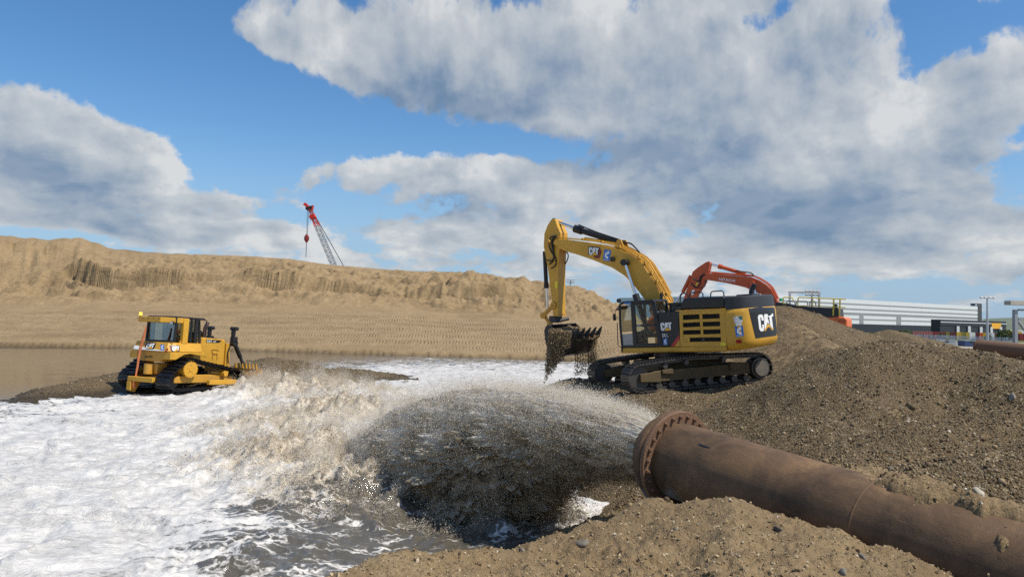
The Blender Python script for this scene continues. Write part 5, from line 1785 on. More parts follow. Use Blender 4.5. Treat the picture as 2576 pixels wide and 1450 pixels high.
# lift cylinders with lamps on top
for s in (-1, 1):
    pt = fd.on(Z2(1860, 540), 1, -.78)
    pb = fd.on(Z2(2010, 910), 1, -.78)
    x0_, z0_ = pt.x, pt.z
    x1_, z1_ = pb.x, pb.z
    MB().cyl((x0_, .78 * s, z0_), (x0_ + (x1_ - x0_) * .55, .78 * s, z0_ + (z1_ - z0_) * .55), .10, n=16).build('lift_cylinder', BLK, dz_, smooth=True)
    MB().cyl((x0_ + (x1_ - x0_) * .55, .78 * s, z0_ + (z1_ - z0_) * .55), (x1_, .78 * s, z1_), .075, n=12).build('lift_rod', BLKG, dz_, smooth=True)
    m_ = MB()
    m_.box((x0_ - .02, .78 * s, z0_ + .10), (.26, .24, .30))
    m_.cyl((x0_, .66 * s, z0_ - .05), (x0_, .90 * s, z0_ - .05), .16, n=14)
    m_.box((x0_ - .08, .78 * s, z0_ + .40), (.14, .18, .30))
    m_.build('cylinder_trunnion', BLK, dz_, bevel=.03)
    for o in (-.10, .10):
        MB().cyl((x0_ - .14, (.78 + o) * s, z0_ + .62), (x0_ + .06, (.78 + o) * s, z0_ + .62), .085, n=14).build('head_lamp', BLK, dz_, smooth=True)
    MB().tube(arc([(x0_ - .1, .7 * s, z0_ - .1), (x0_ - .25, .72 * s, z0_ - .5), (x0_ - .2, .74 * s, z0_ - 1.0)], 5), .03, 6).build('hose', RUB, dz_, smooth=True)
# blade
xb = 2.36
prof = [(xb + .30, -.15), (xb + .08, .15), (xb + .0, .5), (xb + .06, .84), (xb + .12, .84), (xb + .07, .5), (xb + .14, .15), (xb + .36, -.15)]
blade = MB().prism(prof, -2.0, 2.0).build('blade', YELD, dz_)
for k in range(7):
    y = -1.72 + k * .22
    MB().prism([(xb + .04, .8), (xb + .0, 1.06), (xb + .05, 1.06), (xb + .12, .8)], y, y + .07).build('rack_finger', YEL, blade)
for s in (-1, 1):
    MB().span((-.3, s * 1.72 - .09, .16), (xb + .0, s * 1.72 + .09, .36)).build('push_arm', YEL, dz_, bevel=.02)
# tracks with the drive sprocket carried high
sp_ = fd.on(Z2(1270, 930), 1, -1.55)
circ = [(sp_.x, sp_.z + .02, .42), (1.45, .42, .40), (-1.85, .36, .36)]
belt = resample(track_path([(-1.75, .30, .38), (sp_.x, sp_.z + .06, .40), (1.45, .36, .38)]), 42)
pitch = float(np.mean(np.hypot(*(np.roll(belt, -1, 0) - belt).T)))
shoe = shoe_mesh('track_shoe', pitch, .86, 1, .07, STEELW, .025)
for s in (-1, 1):
    yc = 1.18 * s
    m_ = MB().prism([(-1.7, .22), (1.4, .22), (1.4, .50), (.6, .58), (-1.0, .56), (-1.7, .48)], yc - .16, yc + .16)
    track = m_.build('track', YELD, dz_, bevel=.03)
    lay_shoes('track_shoe', shoe, belt, yc, track)
    ch = MB()
    cxm, czm = belt.mean(0)
    for i in range(len(belt)):
        a, b = belt[i], belt[(i + 1) % len(belt)]
        ia, ib = a + (np.array([cxm, czm]) - a) * .06, b + (np.array([cxm, czm]) - b) * .06
        for o in (-.08, .08):
            ch.tube([(ia[0], yc + o, ia[1]), (ib[0], yc + o, ib[1])], .055, 4)
    ch.build('chain_links', STEELW, track)
    m_ = MB()
    n_t = 26
    pts = []
    for k in range(n_t * 2):
        r_ = .37 if k % 2 else .33
        a_ = math.pi * k / n_t
        pts.append((sp_.x + r_ * math.cos(a_), sp_.z + .06 + r_ * math.sin(a_)))
    m_.prism(pts, yc + s * .30, yc + s * .37)
    m_.cyl((sp_.x, yc - .1 * s, sp_.z + .06), (sp_.x, yc + .375 * s, sp_.z + .06), .30, n=28)
    sprk = m_.build('sprocket', YEL, track)
    MB().cyl((sp_.x, yc + .37 * s, sp_.z + .06), (sp_.x, yc + .40 * s, sp_.z + .06), .09, n=16).build('hub', YEL, sprk, smooth=True)
    for k in range(5):
        a_ = 2 * math.pi * k / 5 + .3
        MB().cyl((sp_.x + .18 * math.cos(a_), yc + .37 * s, sp_.z + .06 + .18 * math.sin(a_)), (sp_.x + .18 * math.cos(a_), yc + .385 * s, sp_.z + .06 + .18 * math.sin(a_)), .035, n=8).build('bolt', YELD, sprk)
    for x, z_ in ((1.45, .36), (-1.75, .30)):
        MB().cyl((x, yc - .12, z_), (x, yc + .14, z_), .30, n=24).build('idler', STEELW, track, smooth=True)
    MB().cyl((.75, yc - .1, .62), (.75, yc + .42 * s, .62), .12, n=16).build('carrier_roller', YEL, track, smooth=True)
# transmission housing, drawbar
MB().span((-1.85, -.42, .55), (-.6, .42, 1.0)).build('transmission_case', YELD, dz_, bevel=.05)
MB().cyl((-1.95, -.05, .55), (-1.95, -.05, .95), .20, n=18).build('winch_drum', YELD, dz_, smooth=True)
MB().span((XR - .28, -.75, .22), (-1.2, .80, .42)).build('drawbar', YEL, dz_, bevel=.02)
MB().prism([(XR - .3, .20), (XR - .3, -.15), (XR - .05, -.25), (XR + .2, .20)], .55, .80).build('tow_bracket', YEL, dz_, bevel=.02)
# orange lifting sling hung over the frame
yS = lambda u_, v_: fd.on(Z2(u_, v_), 0, XR - .16)
band = [yS(662, 330), yS(640, 440), yS(610, 540), yS(580, 650), yS(560, 760), yS(548, 870), yS(530, 960), yS(520, 1040)]
wd = [.10, .16, .20, .18, .16, .14, .12, .09]
m_ = MB()
rings = []
for p, w_ in zip(band, wd):
    rings.append([p + Vector((0, w_ * .5, 0)), p + Vector((-.035, 0, 0)), p + Vector((0, -w_ * .5, 0)), p + Vector((.02, 0, 0))])
m_.loft(rings)
sl = m_.build('lifting_sling', SLING, None, smooth=True)
sl.data.transform(DZM)
tag(sl, 'orange lifting sling hanging down the rear of the bulldozer', 'sling')
p = band[-1]
MB().tube(arc([p, p + Vector((-.05, .02, -.12)), p + Vector((-.02, .03, -.3)), p + Vector((.0, 0, -.42))], 4), [.04, .05, .06, .05, .045, .05, .06, .06, .05, .05, .06, .07, .06], 8).build('sling_shackle', SLING, sl, smooth=True).data.transform(DZM)


# ---------------------------------------------------------------- orange excavator behind the gravel pile
HM = Matrix.Translation(tuple(at(1985, 790, 46))) @ Matrix.Rotation(math.radians(150), 4, 'Z')
_z = HM.translation.z
HM.translation.z = .75
hx_ = thing('excavator', 'orange excavator half hidden behind the gravel pile', 'excavator', HM)
fh = Frame(HM)


def PH(a, b, y):
    q = fh.on(ZH(a, b), 1, y)
    return Vector((q.x, y, q.z))


W_ = .38
MB().prism(fh.xz(ZH, [(455, 330), (500, 285), (560, 280), (960, 318), (1070, 325), (1170, 365), (1270, 430), (1330, 490), (1400, 620), (1420, 700), (1300, 700), (1250, 560), (1130, 520), (1010, 460), (760, 400), (510, 360), (470, 350)], W_), -W_, W_).build('boom', ORG, hx_, bevel=.02)
MB().prism(fh.xz(ZH, [(505, 140), (545, 128), (560, 150), (540, 250), (500, 330), (500, 380), (400, 540), (350, 660), (280, 760), (200, 900), (150, 880), (230, 580), (320, 320), (340, 260), (400, 210)], .3), -.3, .3).build('stick', ORG, hx_, bevel=.02)
a, b, c_ = PH(558, 165, 0), PH(665, 190, 0), PH(1005, 292, 0)
MB().cyl(a, b, .07, n=12).build('cylinder_rod', CHR, hx_, smooth=True)
MB().cyl(b, c_, .13, n=14).cyl(b, b + (c_ - b) * .12, .17, n=14).build('cylinder_barrel', ORG, hx_, smooth=True)
a, b, c_ = PH(1085, 400, .55), PH(1125, 520, .55), PH(1200, 740, .55)
MB().cyl(a, c_, .09, n=12).build('cylinder_rod', CHR, hx_, smooth=True)
MB().cyl(a + Vector((0, -.2, 0)), a + Vector((0, .12, 0)), .15, n=14).build('pivot_pin', ORG, hx_, smooth=True)
a, b, c_ = PH(330, 320, 0), PH(235, 515, 0), PH(140, 640, 0)
a, b, c_ = PH(318, 310, 0), PH(215, 520, 0), PH(130, 640, 0)
MB().cyl(a, b, .13, n=12).build('cylinder_barrel', ORG, hx_, smooth=True)
MB().cyl(b, c_ + (c_ - b), .07, n=12).build('cylinder_rod', CHR, hx_, smooth=True)
for y, o in ((.3, 0), (.15, .05), (0, 0), (-.15, .05), (-.3, 0)):
    MB().tube(arc([PH(u_, v_ - 8, W_) + Vector((0, y - W_, .04 + o)) for u_, v_ in ((560, 285), (800, 305), (960, 320), (1070, 325), (1170, 360), (1270, 422), (1335, 485), (1400, 610))], 4), .035, 6).build('hydraulic_line', ORG, hx_, smooth=True)
for pth in ([(490, 290), (440, 320), (420, 380), (380, 370), (345, 345)], [(500, 300), (445, 340), (435, 400), (400, 460), (350, 440), (320, 405)], [(495, 370), (505, 410), (480, 455), (435, 470)], [(880, 245), (980, 262), (1070, 275), (1110, 310)]):
    MB().tube(arc([PH(u_, v_, .36) for u_, v_ in pth], 4), .04, 6).build('hose', RUB, hx_, smooth=True)
bdh = Decals(plane_put(fh, 1, W_, 1), hx_)
bdh.text('boom_lettering', WHT, [ZH(675, 335), ZH(875, 358), ZH(872, 392), ZH(672, 372)], 'HITACHI')
sdh = Decals(plane_put(fh, 1, .3, 1), hx_)
sdh.poly('warning_label', WARN, [ZH(395, 395), ZH(412, 395), ZH(395, 435), ZH(372, 435)], [(0, 0), (1, 0), (1, 1), (0, 1)])
sdh.poly('paper_label', WHT, [ZH(340, 485), ZH(368, 490), ZH(345, 555), ZH(308, 540)], [(0, 0), (1, 0), (1, 1), (0, 1)])
# house: dark deck, orange counterweight, yellow rails (traced on the near side, 1.7 m left of the boom)
YH = 1.6
dk = fh.xz(ZH, [(1380, 640), (1500, 650), (1650, 690), (1930, 705), (2170, 715), (2180, 820), (1900, 880), (1380, 900)], YH)
MB().prism(dk, -YH, YH).build('upper_deck', BLKG, hx_, bevel=.04)
cwp = fh.xz(ZH, [(1950, 825), (2040, 818), (2250, 825), (2285, 850), (2290, 960), (2200, 1010), (1950, 1010)], YH)
MB().prism(cwp, -YH, YH + .004).build('counterweight', ORGB, hx_, bevel=.12, seg=3)
MB().prism(fh.xz(ZH, [(1380, 900), (1960, 880), (1960, 1000), (1380, 1000)], YH), -YH, YH - .01).build('house_frame', ORGB, hx_)
cdh = Decals(plane_put(fh, 1, YH + .004, 1), hx_)
cdh.text('rear_lettering', paint('lettering_grey', (.30, .10, .06), .6), [ZH(2165, 865), ZH(2268, 865), ZH(2268, 895), ZH(2165, 895)], 'HITACHI')
m_ = MB()


def rail(pts, r_=.035, y=YH, nm='guard_rail', mt=CREAM):
    MB().tube([PH(a_, b_, y) for a_, b_ in pts], r_, 8).build(nm, mt, hx_, smooth=True)


rail([(1660, 690), (1668, 590), (1680, 582), (2110, 600), (2270, 607)])
rail([(1660, 688), (1850, 690), (2100, 702), (2262, 710)], .03)
rail([(1848, 590), (1848, 695)], .03)
rail([(1935, 590), (1932, 695)], .03)
rail([(2115, 600), (2108, 812)], .045)
rail([(2195, 603), (2185, 812)], .045)
rail([(1475, 665), (1480, 590), (1490, 582), (1590, 585), (1605, 600), (1605, 620)], .035)
rail([(1475, 660), (1520, 664)], .03)
for a_ in ((1520, 1630), (1640, 1790), (1810, 1890)):
    rail([(a_[0], 690), (a_[0] + 5, 640), (a_[0] + 18, 632), (a_[1] - 18, 632), (a_[1] - 4, 645), (a_[1], 690)], .028, .2, 'grab_rail', BLK)
MB().cyl(PH(1450, 630, .5), PH(1450, 595, .5), .10, n=10).build('green_beacon', paint('beacon_green', (.02, .45, .16), .3), hx_, smooth=True)
MB().tube([PH(2130, 740, 0), PH(2130, 705, 0), PH(2140, 668, 0)], [.16, .15, .12], 10).build('exhaust', BLK, hx_, smooth=True)
# undercarriage standing on the ground behind the pile
for s in (-1, 1):
    MB().prism([(-2.3, -.45), (2.3, -.45), (2.6, -.1), (2.3, .35), (-2.3, .35), (-2.6, -.1)], s * 1.25 - .3, s * 1.25 + .3).build('track', STEEL, hx_, bevel=.1)
MB().cyl((0, 0, -.1), (0, 0, .9), .9, n=24).build('swing_bearing', BLKG, hx_, smooth=True)

# ---------------------------------------------------------------- crawler crane beyond the embankment
DC = 190
cr = thing('crane', 'lattice boom crane with red tip and hook behind the embankment', 'crane', Matrix.Translation(tuple(at(880, 700, DC))))
cr_o = np.array(cr.matrix_world.translation)


def PC(a, b, dd=0.0):
    return Vector(at(*ZC(a, b), DC + dd) - cr_o)


tipL, tipR = PC(515, 290), PC(560, 288)
mL, mR = PC(620, 600), PC(695, 575)
bL, bR = PC(915, 1300), PC(1008, 1300)
gL, gR = bL + (bL - mL) * .35, bR + (bR - mR) * .30
DP = 1.6


def lattice(name, a0, a1, b0, b1, n, mat, dep0, dep1, r1=.13, r2=.065):
    m = MB()
    rows = []
    for i in range(n + 1):
        t = i / n
        l, r_ = a0.lerp(b0, t), a1.lerp(b1, t)
        dp = dep0 + (dep1 - dep0) * t
        rows.append((l, r_, l + Vector((0, dp, 0)), r_ + Vector((0, dp, 0))))
    for j in range(4):
        m.tube([rw[j] for rw in rows], r1, 6)
    for i in range(n):
        A, B = rows[i], rows[i + 1]
        f = i % 2
        for p, q in ((0, 1), (2, 3), (0, 2), (1, 3)):
            m.tube([A[p if f else q], B[q if f else p]], r2, 4)
        m.tube([A[0], A[1]], r2, 4).tube([A[2], A[3]], r2, 4)
    return m.build(name, mat, cr)


lattice('boom_tip_section', tipL, tipR, mL, mR, 7, CRED, .5, DP)
lattice('boom_lattice', mL, mR, bL, bR, 14, CANE, DP, DP)
lattice('boom_foot_section', bL, bR, gL, gR, 5, CANE, DP, 1.0)
m_ = MB()
m_.prism([(tipL.x - .3, tipL.z - .1), (tipR.x + .3, tipR.z - .1), (tipR.x + .5, tipR.z + 1.3), (tipL.x + .2, tipL.z + .9), (tipL.x - 1.0, tipL.z + 2.0), (tipL.x - 1.6, tipL.z + 1.4), (tipL.x - .9, tipL.z + .9)], tipL.y - .3, tipL.y + .9)
m_.build('boom_head', CRED, cr, bevel=.05)
for p in (PC(490, 262), PC(550, 248)):
    MB().cyl(p + Vector((0, -.3, 0)), p + Vector((0, .8, 0)), .5, n=16).build('sheave', BLK, cr, smooth=True)
p0, p1 = PC(570, 385), PC(612, 455)
MB().tube([p0 + Vector((0, -.2, 0)), p1 + Vector((0, -.2, 0))], 1.0, 4).build('boom_sign', CRED, cr)
MB().tube([PC(488, 285), PC(473, 790)], .06, 5).build('hoist_rope', BLKG, cr)
MB().tube([PC(510, 300), PC(488, 770)], .05, 5).build('hoist_rope', BLKG, cr)
hk = PC(473, 825)
MB().loft([[hk + Vector((r_ * math.cos(k * math.pi / 5), .4 * r_ * math.sin(k * math.pi / 5), z_)) for k in range(10)] for r_, z_ in ((.2, 1.1), (.65, .5), (.7, -.3), (.25, -1.1))]).build('hook_block', paint('hook_red', (.22, .02, .02), .5), cr, smooth=True)
MB().tube([PC(472, 870), PC(458, 1180)], .09, 6).build('hanging_chain', BLKG, cr)
MB().tube([PC(558, 270), PC(1155, 1320), PC(1300, 1580)], .10, 5).build('pendant_rope', BLKG, cr)
gz = -1.5 - cr_o[2]
fb = (gL + gR) / 2
MB().span((fb.x - 3, fb.y - 2, fb.z - 1.2), (fb.x + 5, fb.y + 2.5, fb.z + 1.0)).build('crane_body', CRED, cr, bevel=.1)
for s in (-2.4, 2.4):
    MB().prism([(fb.x - 4, gz), (fb.x + 4, gz), (fb.x + 4.6, gz + .7), (fb.x + 4, fb.z - 1.2), (fb.x - 4, fb.z - 1.2), (fb.x - 4.6, gz + .7)], fb.y + s - .5, fb.y + s + .5).build('crane_track', BLKG, cr)

# ---------------------------------------------------------------- warehouse and dark hall across the plain
WHM = paint('warehouse_white', (.70, .72, .73), .6, var=.03)
GRB = paint('warehouse_grey_band', (.29, .30, .31), .6)
DKM = paint('hall_dark_cladding', (.030, .034, .042), .5)
GP = -.3          # level of the plain
DW = 330.0


def wall_frame(pL, pR):
    """frame with x along the wall from pL to pR, y away from camera, z up"""
    a, b = Vector((*pL[:2], 0)), Vector((*pR[:2], 0))
    x = (b - a).normalized()
    y = Vector((-x.y, x.x, 0))
    M = Matrix((x, y, Vector((0, 0, 1)))).transposed().to_4x4()
    M.translation = Vector((a.x, a.y, GP))
    return M, (b - a).length


WM, WL = wall_frame(at(*Z4(600, 440), 285), at(*Z4(2118, 480), 350))
wh = thing('warehouse', 'long white warehouse with grey horizontal bands across the plain', 'warehouse', WM)
fw_ = Frame(WM)
X4 = lambda a, b, f=fw_: (lambda q: (q.x, q.z))(f.on(Z4(a, b), 1, 0))
hW = X4(1400, 455)[1]
x_r = X4(2118, 484)[0]
MB().span((-30, .25, 0), (x_r, 90, hW)).build('roof_and_walls', WHM, wh)
zr_ = lambda a, b: X4(a, b)[1]
lv_ = [zr_(1400, 455), zr_(1400, 494), zr_(1400, 508), zr_(1400, 540), zr_(1400, 555), zr_(1400, 578), zr_(1400, 602), zr_(1400, 632), zr_(1400, 646), zr_(1400, 680), zr_(1400, 716)]
band_cols = [WHM, GRB, WHM, GRB, WHM, GRB, WHM, GRB, WHM, DKM]
xa, xb_ = X4(950, 640)[0], X4(992, 640)[0]
xc, xd = X4(1315, 640)[0], X4(1362, 640)[0]
for i in range(10):
    z1_, z0_ = lv_[i], lv_[i + 1]
    if i == 9:
        z0_ = 0
    if i in (6, 7, 8):
        segs = [(-30, xa), (xb_, xc), (xd, x_r)]
    else:
        segs = [(-30, x_r)]
    for s0, s1 in segs:
        n_ = max(1, int((s1 - s0) / 24)) if band_cols[i] is WHM else 1
        for k in range(n_):
            e0, e1 = s0 + (s1 - s0) * k / n_, s0 + (s1 - s0) * (k + 1) / n_
            MB().span((e0 + .04, .0 if band_cols[i] is WHM else .05, z0_), (e1 - .04, .24, z1_)).build('wall_panel' if band_cols[i] is WHM else 'grey_band' if i < 9 else 'base_panel', band_cols[i], wh)
for s0, s1 in ((xa, xb_), (xc, xd)):
    MB().span((s0, .05, lv_[9]), (s1, .24, lv_[6])).build('grey_pier', GRB, wh)
xt0, xt1 = X4(2120, 500)[0], X4(2160, 500)[0]
tw = MB()
for k in range(5):
    for yy in (0, 3):
        tw.span((xt0 + k * (xt1 - xt0) / 4.3, yy, 0), (xt0 + k * (xt1 - xt0) / 4.3 + .35, yy + .35, zr_(2140, 466)))
for k in range(14):
    zk_ = zr_(2140, 466) * (k + 1) / 14
    tw.span((xt0, 0.1, zk_ - .3), (xt1, 3.2, zk_))
tw.build('stair_tower', paint('tower_grey', (.16, .17, .18), .6), wh)
MB().span((xt1 + .5, 8, 0), (X4(2345, 620)[0], 60, zr_(2300, 618))).build('rear_wing', paint('wing_grey', (.33, .33, .34), .7), wh)

HMx, HL = wall_frame(at(*Z4(1755, 640), 262), at(*Z4(2408, 680), 285))
hl = thing('hall', 'low dark grey hall with pale bay posts in front of the warehouse', 'building', HMx)
fhl = Frame(HMx)
XZ = lambda a, b: (lambda q: (q.x, q.z))(fhl.on(Z4(a, b), 1, 0))
zt_h = XZ(2000, 632)[1]
xl, xrr = XZ(1755, 640)[0], XZ(2405, 660)[0]
MB().span((xl, .3, 0), (xrr, 3.6, zt_h)).build('hall_walls', DKM, hl)
nP = 9
for k in range(nP):
    e0, e1 = xl + (xrr - xl) * k / nP, xl + (xrr - xl) * (k + 1) / nP
    MB().span((e0 + .05, .12, XZ(2000, 690)[1]), (e1 - .05, .29, zt_h)).build('wall_panel', DKM, hl)
MB().span((xl, .0, XZ(2000, 660)[1]), (xrr, .11, XZ(2000, 653)[1])).build('white_line', WHM, hl)
for u_ in (1922, 2033, 2150, 2252, 2345):
    x_ = XZ(u_, 720)[0]
    MB().span((x_ - .9, -.2, 0), (x_ + .9, .1, XZ(u_, 690 if u_ < 2100 else 698)[1])).build('bay_post', paint('post_pale', (.55, .56, .56), .6) if 'post_pale' not in MATS else MATS['post_pale'], hl)
sg = XZ(2302, 688)
MB().span((sg[0] - 3.4, -.1, sg[1] - 1.1), (sg[0] + 3.4, .1, sg[1] + 1.1)).build('sign_board', paint('sign_amber', (.85, .42, .03), .5), hl)
# ---------------------------------------------------------------- containers
DCN = 255
cols = {'red': (.20, .022, .02), 'maroon': (.11, .02, .022), 'yellow': (.55, .36, .03), 'orange': (.55, .12, .02), 'pink': (.30, .10, .09), 'grey': (.35, .37, .38), 'white': (.70, .70, .68), 'olive': (.22, .19, .03), 'brown': (.12, .05, .03)}
CM = {k: paint('container_' + k, v, .6, dirt=.15) for k, v in cols.items()}
row = [(1285, 1330, 765, 'yellow'), (1336, 1384, 770, 'maroon'), (1388, 1428, 769, 'orange'), (1434, 1472, 767, 'brown'), (1476, 1680, 770, 'pink'), (1686, 1800, 786, 'red'), (1806, 1842, 792, 'olive'), (1846, 1908, 794, 'maroon'), (1912, 1958, 793, 'yellow'), (1962, 2002, 795, 'olive'), (2006, 2034, 794, 'yellow'), (2038, 2096, 796, 'white'),
       (2102, 2136, 798, 'maroon'), (2140, 2170, 798, 'orange'), (2174, 2200, 802, 'yellow'), (2204, 2250, 801, 'grey'), (2254, 2284, 802, 'white'), (2290, 2340, 806, 'brown'), (2344, 2384, 808, 'olive'), (2388, 2474, 812, 'red'), (2530, 2600, 818, 'red')]
ordn = {}
names_c = {'yellow': ['yellow container at the end of the row next to the pile', 'yellow container between the maroon and olive ones', 'narrow yellow container beside the white one', 'yellow container beside the light pole'], 'maroon': ['maroon container between yellow and orange ones', 'long dark maroon container after the olive one', 'maroon container between the white and orange ones'],
           'orange': ['orange container beside the brown one', 'small orange container left of the light pole'], 'brown': ['dark brown container beside the long pink one', 'brown container right of the light pole between white and olive'], 'pink': ['very long faded pink container stack'], 'red': ['long red container between pink and olive ones', 'long red container left of the steel gantry', 'red container beyond the steel gantry'],
           'olive': ['olive container at the end of the red one', 'olive container between two yellow ones', 'olive container beside the last long red one'], 'white': ['pale white container in the middle of the row', 'white container right of the light pole'], 'grey': ['grey container just right of the light pole']}
for (u0, u1, v0, cn) in row:
    i = ordn.get(cn, 0)
    ordn[cn] = i + 1
    pL, pR = at(*Z4(u0, v0), DCN), at(*Z4(u1, v0), DCN)
    Lc = pR[0] - pL[0]
    hC = max(2.6, pL[2] - GP)
    M = Matrix.Translation((pL[0], pL[1], GP))
    c_ = thing('container', names_c[cn][i], 'container', M, 'shipping containers across the plain')
    m_ = MB()
    m_.span((0, .06, .1), (Lc, 2.4, hC - .02))
    m_.build('container_body', CM[cn], c_)
    m_ = MB()
    nr = max(2, int(Lc / .9))
    for k in range(nr):
        xk = Lc * (k + .25) / nr
        m_.span((xk, 0, .2), (xk + Lc / nr * .5, .055, hC - .15))
    m_.build('corrugation', CM[cn], c_)
    m_ = MB()
    for xk in (0, Lc - .2):
        m_.span((xk, -.03, 0), (xk + .2, .05, hC))
    m_.build('corner_posts', CM[cn], c_)

# ---------------------------------------------------------------- poles, gantry, fence, clutter
def light_mast(base, head, label, rows_, wid, grp='floodlight masts'):
    b, h = Vector(base), Vector(head)
    t = thing('light_mast', label, 'light mast', Matrix.Translation(b), grp)
    H_ = h.z - b.z
    MB().tube([(0, 0, 0), (0, 0, H_)], [H_ * .018 + .1, H_ * .009 + .05], 8).build('pole', GALV, t, smooth=True)
    for r_ in range(rows_):
        z_ = H_ - r_ * wid * .55
        MB().box((0, 0, z_), (wid * 2, .12, .14)).build('crossarm', GALV, t)
        for k in range(4):
            MB().box((wid * (-.85 + k * .57), -.15, z_ + wid * .12), (wid * .26, .25, wid * .16), Matrix.Rotation(-.5, 3, 'X')).build('floodlight', LAMP, t)
    return t


b = at(1434, 760, 150)
light_mast((b[0], b[1], -1.0), tuple(at(1435, 704, 150)), 'floodlight mast rising behind the embankment by the yellow stick', 2, .85)
b = at(*Z4(2215, 830), 150)
light_mast((b[0], b[1], GP), tuple(at(*Z4(2219, 415), 150)), 'tall light pole in front of the dark hall', 1, 1.6)
b = at(*Z4(482, 500), 130)
light_mast((b[0], b[1], GP), tuple(at(*Z4(484, 350), 130)), 'floodlight mast above the yellow guard rails', 2, 1.2)
# slim steel portal behind the orange machine
gA, gB = at(*Z4(266, 356), 120), at(*Z4(555, 368), 120)
sp = thing('steel_portal', 'slim grey steel portal above the orange excavator', 'portal', Matrix.Translation((gA[0], gA[1], GP)))
w_ = gB[0] - gA[0]
h_ = gA[2] - GP
for x_ in (0, w_):
    MB().box((x_, 0, h_ / 2 - .1), (.28, .28, h_ - .2)).build('post', GALV, sp)
MB().box((w_ / 2, 0, h_), (w_ + .4, .25, .3)).build('crossbeam', GALV, sp)
# big gantry at the right edge
gA = at(*Z4(2490, 880), 75)
gt = thing('steel_gantry', 'heavy grey steel gantry with braced post near the light pole', 'gantry', Matrix.Translation((gA[0], gA[1], .2)))
h_ = at(*Z4(2490, 480), 75)[2] - .2
GT = paint('gantry_grey', (.33, .35, .37), .5)
MB().span((-.16, -.2, 0), (.16, .2, h_ - .5)).build('post', GT, gt)
MB().span((12.7, -.3, 0), (13.3, .3, h_ - .5)).build('post', GT, gt)
MB().span((-.8, -.5, h_ - .02), (14, .5, h_ + .42)).build('top_beam', paint('gantry_pale', (.50, .46, .38), .6), gt)
MB().span((.34, -.1, h_ - .62), (12.6, .1, h_ - .42)).build('truss_chord', GT, gt)
MB().span((.34, -.1, h_ - 1.55), (12.6, .1, h_ - 1.35)).build('truss_chord', GT, gt)
MB().tube([(.3, 0, h_ - 1.7), (2.9, 0, h_ - 5.2), (4.0, 0, h_ - 6.6)], .14, 8).build('brace', GT, gt)
MB().span((-.45, -.45, -.1), (.45, .45, .12)).build('base_plate', GT, gt)
# mesh fence in front of the containers
MESH = bpy.data.materials.new('fence_mesh')
MESH.use_nodes = True
g = NG(MESH.node_tree)
pos = g.n('ShaderNodeNewGeometry').outputs['Position']
nn = g.noise(pos, 1.4, 4, .7)
mx = g.n('ShaderNodeMixShader', {0: g.smooth(nn, .35, .65, .25, .8), 1: g.n('ShaderNodeBsdfTransparent').outputs[0], 2: g.n('ShaderNodeBsdfDiffuse', {'Color': (.55, .60, .66, 1)}).outputs[0]})
g.n('ShaderNodeOutputMaterial', {'Surface': mx.outputs[0]})
fa, fb_ = at(*Z4(1380, 825), 170), at(*Z4(2480, 880), 145)
n_ = 18
fn = thing('mesh_fence', 'pale mesh site fence below the container row', 'fence', Matrix.Translation((fa[0], fa[1], GP)))
fd_ = Vector((fb_[0] - fa[0], fb_[1] - fa[1], 0))
for k in range(n_):
    p, q = fd_ * (k / n_), fd_ * ((k + 1) / n_)
    MB().add([p + Vector((0, 0, .2)), q + Vector((0, 0, .2)), q + Vector((0, 0, 2.3)), p + Vector((0, 0, 2.3))], [(0, 1, 2, 3)]).build('fence_panel', MESH, fn)
    MB().cyl(p, p + Vector((0, 0, 2.4)), .06, n=6).build('fence_post', GALV, fn)
cl_ = [(1700, 852, 150, 3.0, .8, (.03, .06, .14), 'dark blue skip behind the mesh fence', 'skip'), (1830, 862, 150, 3.2, .9, (.30, .33, .36), 'pale grey site cabin behind the mesh fence', 'cabin'), (2085, 850, 150, 4, 1.0, (.03, .06, .16), 'blue site cabin under the light pole', 'cabin'), (2290, 862, 150, 4.5, .8, (.45, .28, .03), 'low yellow bin beyond the blue cabin', 'bin'), (2430, 885, 120, 1.6, 1.0, (.65, .65, .63), 'small white tank beside the gantry post', 'tank')]
for u_, v_, d_, L_, h_, c, lab, ct in cl_:
    p = at(*Z4(u_, v_), d_)
    t = thing('site_' + ct, lab, ct, Matrix.Translation((p[0], p[1], GP + .02)))
    cm = paint('clutter_%d' % u_, c, .6, dirt=.2)
    MB().span((-L_ / 2, 0, .12), (L_ / 2, 2.4, h_ + .3)).build('body', cm, t, bevel=.05)
    MB().span((-L_ / 2 - .08, -.06, h_ + .3), (L_ / 2 + .08, 2.46, h_ + .42)).build('roof', GALV, t)
    MB().span((-L_ * .2, -.03, .9), (L_ * .05, -.005, 1.5)).build('opening', DKM, t)
# second pipe lying on the sand to the right
a, b = Vector(at(*Z4(2140, 905), 44)), Vector(at(*Z4(2800, 975), 40))
dirp = (b - a).normalized()
pm = Matrix((dirp, Vector((0, 0, 1)).cross(dirp).normalized(), dirp.cross(Vector((0, 0, 1)).cross(dirp).normalized()))).transposed().to_4x4()
pm.translation = a
p2 = thing('spare_pipe', 'rusty pipe lying on sand beyond the gravel mound', 'pipe', pm)
RUST2 = paint('pipe_brown', (.17, .095, .052), .75, dirt=.4, dirt_col=(.10, .055, .035), scale=1.5)
MB().loft([ring(.52, 0, 40), ring(.52, 14, 40)], False).build('pipe_shell', RUST2, p2, smooth=True)
MB().loft([ring(.47, .0, 40), ring(.47, 6, 40)], False).build('inner_wall', RUST2, p2, smooth=True)
MB().loft([ring(.47, 0, 40), ring(.56, 0, 40), ring(.56, .12, 40), ring(.52, .12, 40)], False).build('flange', RUST2, p2, smooth=True)
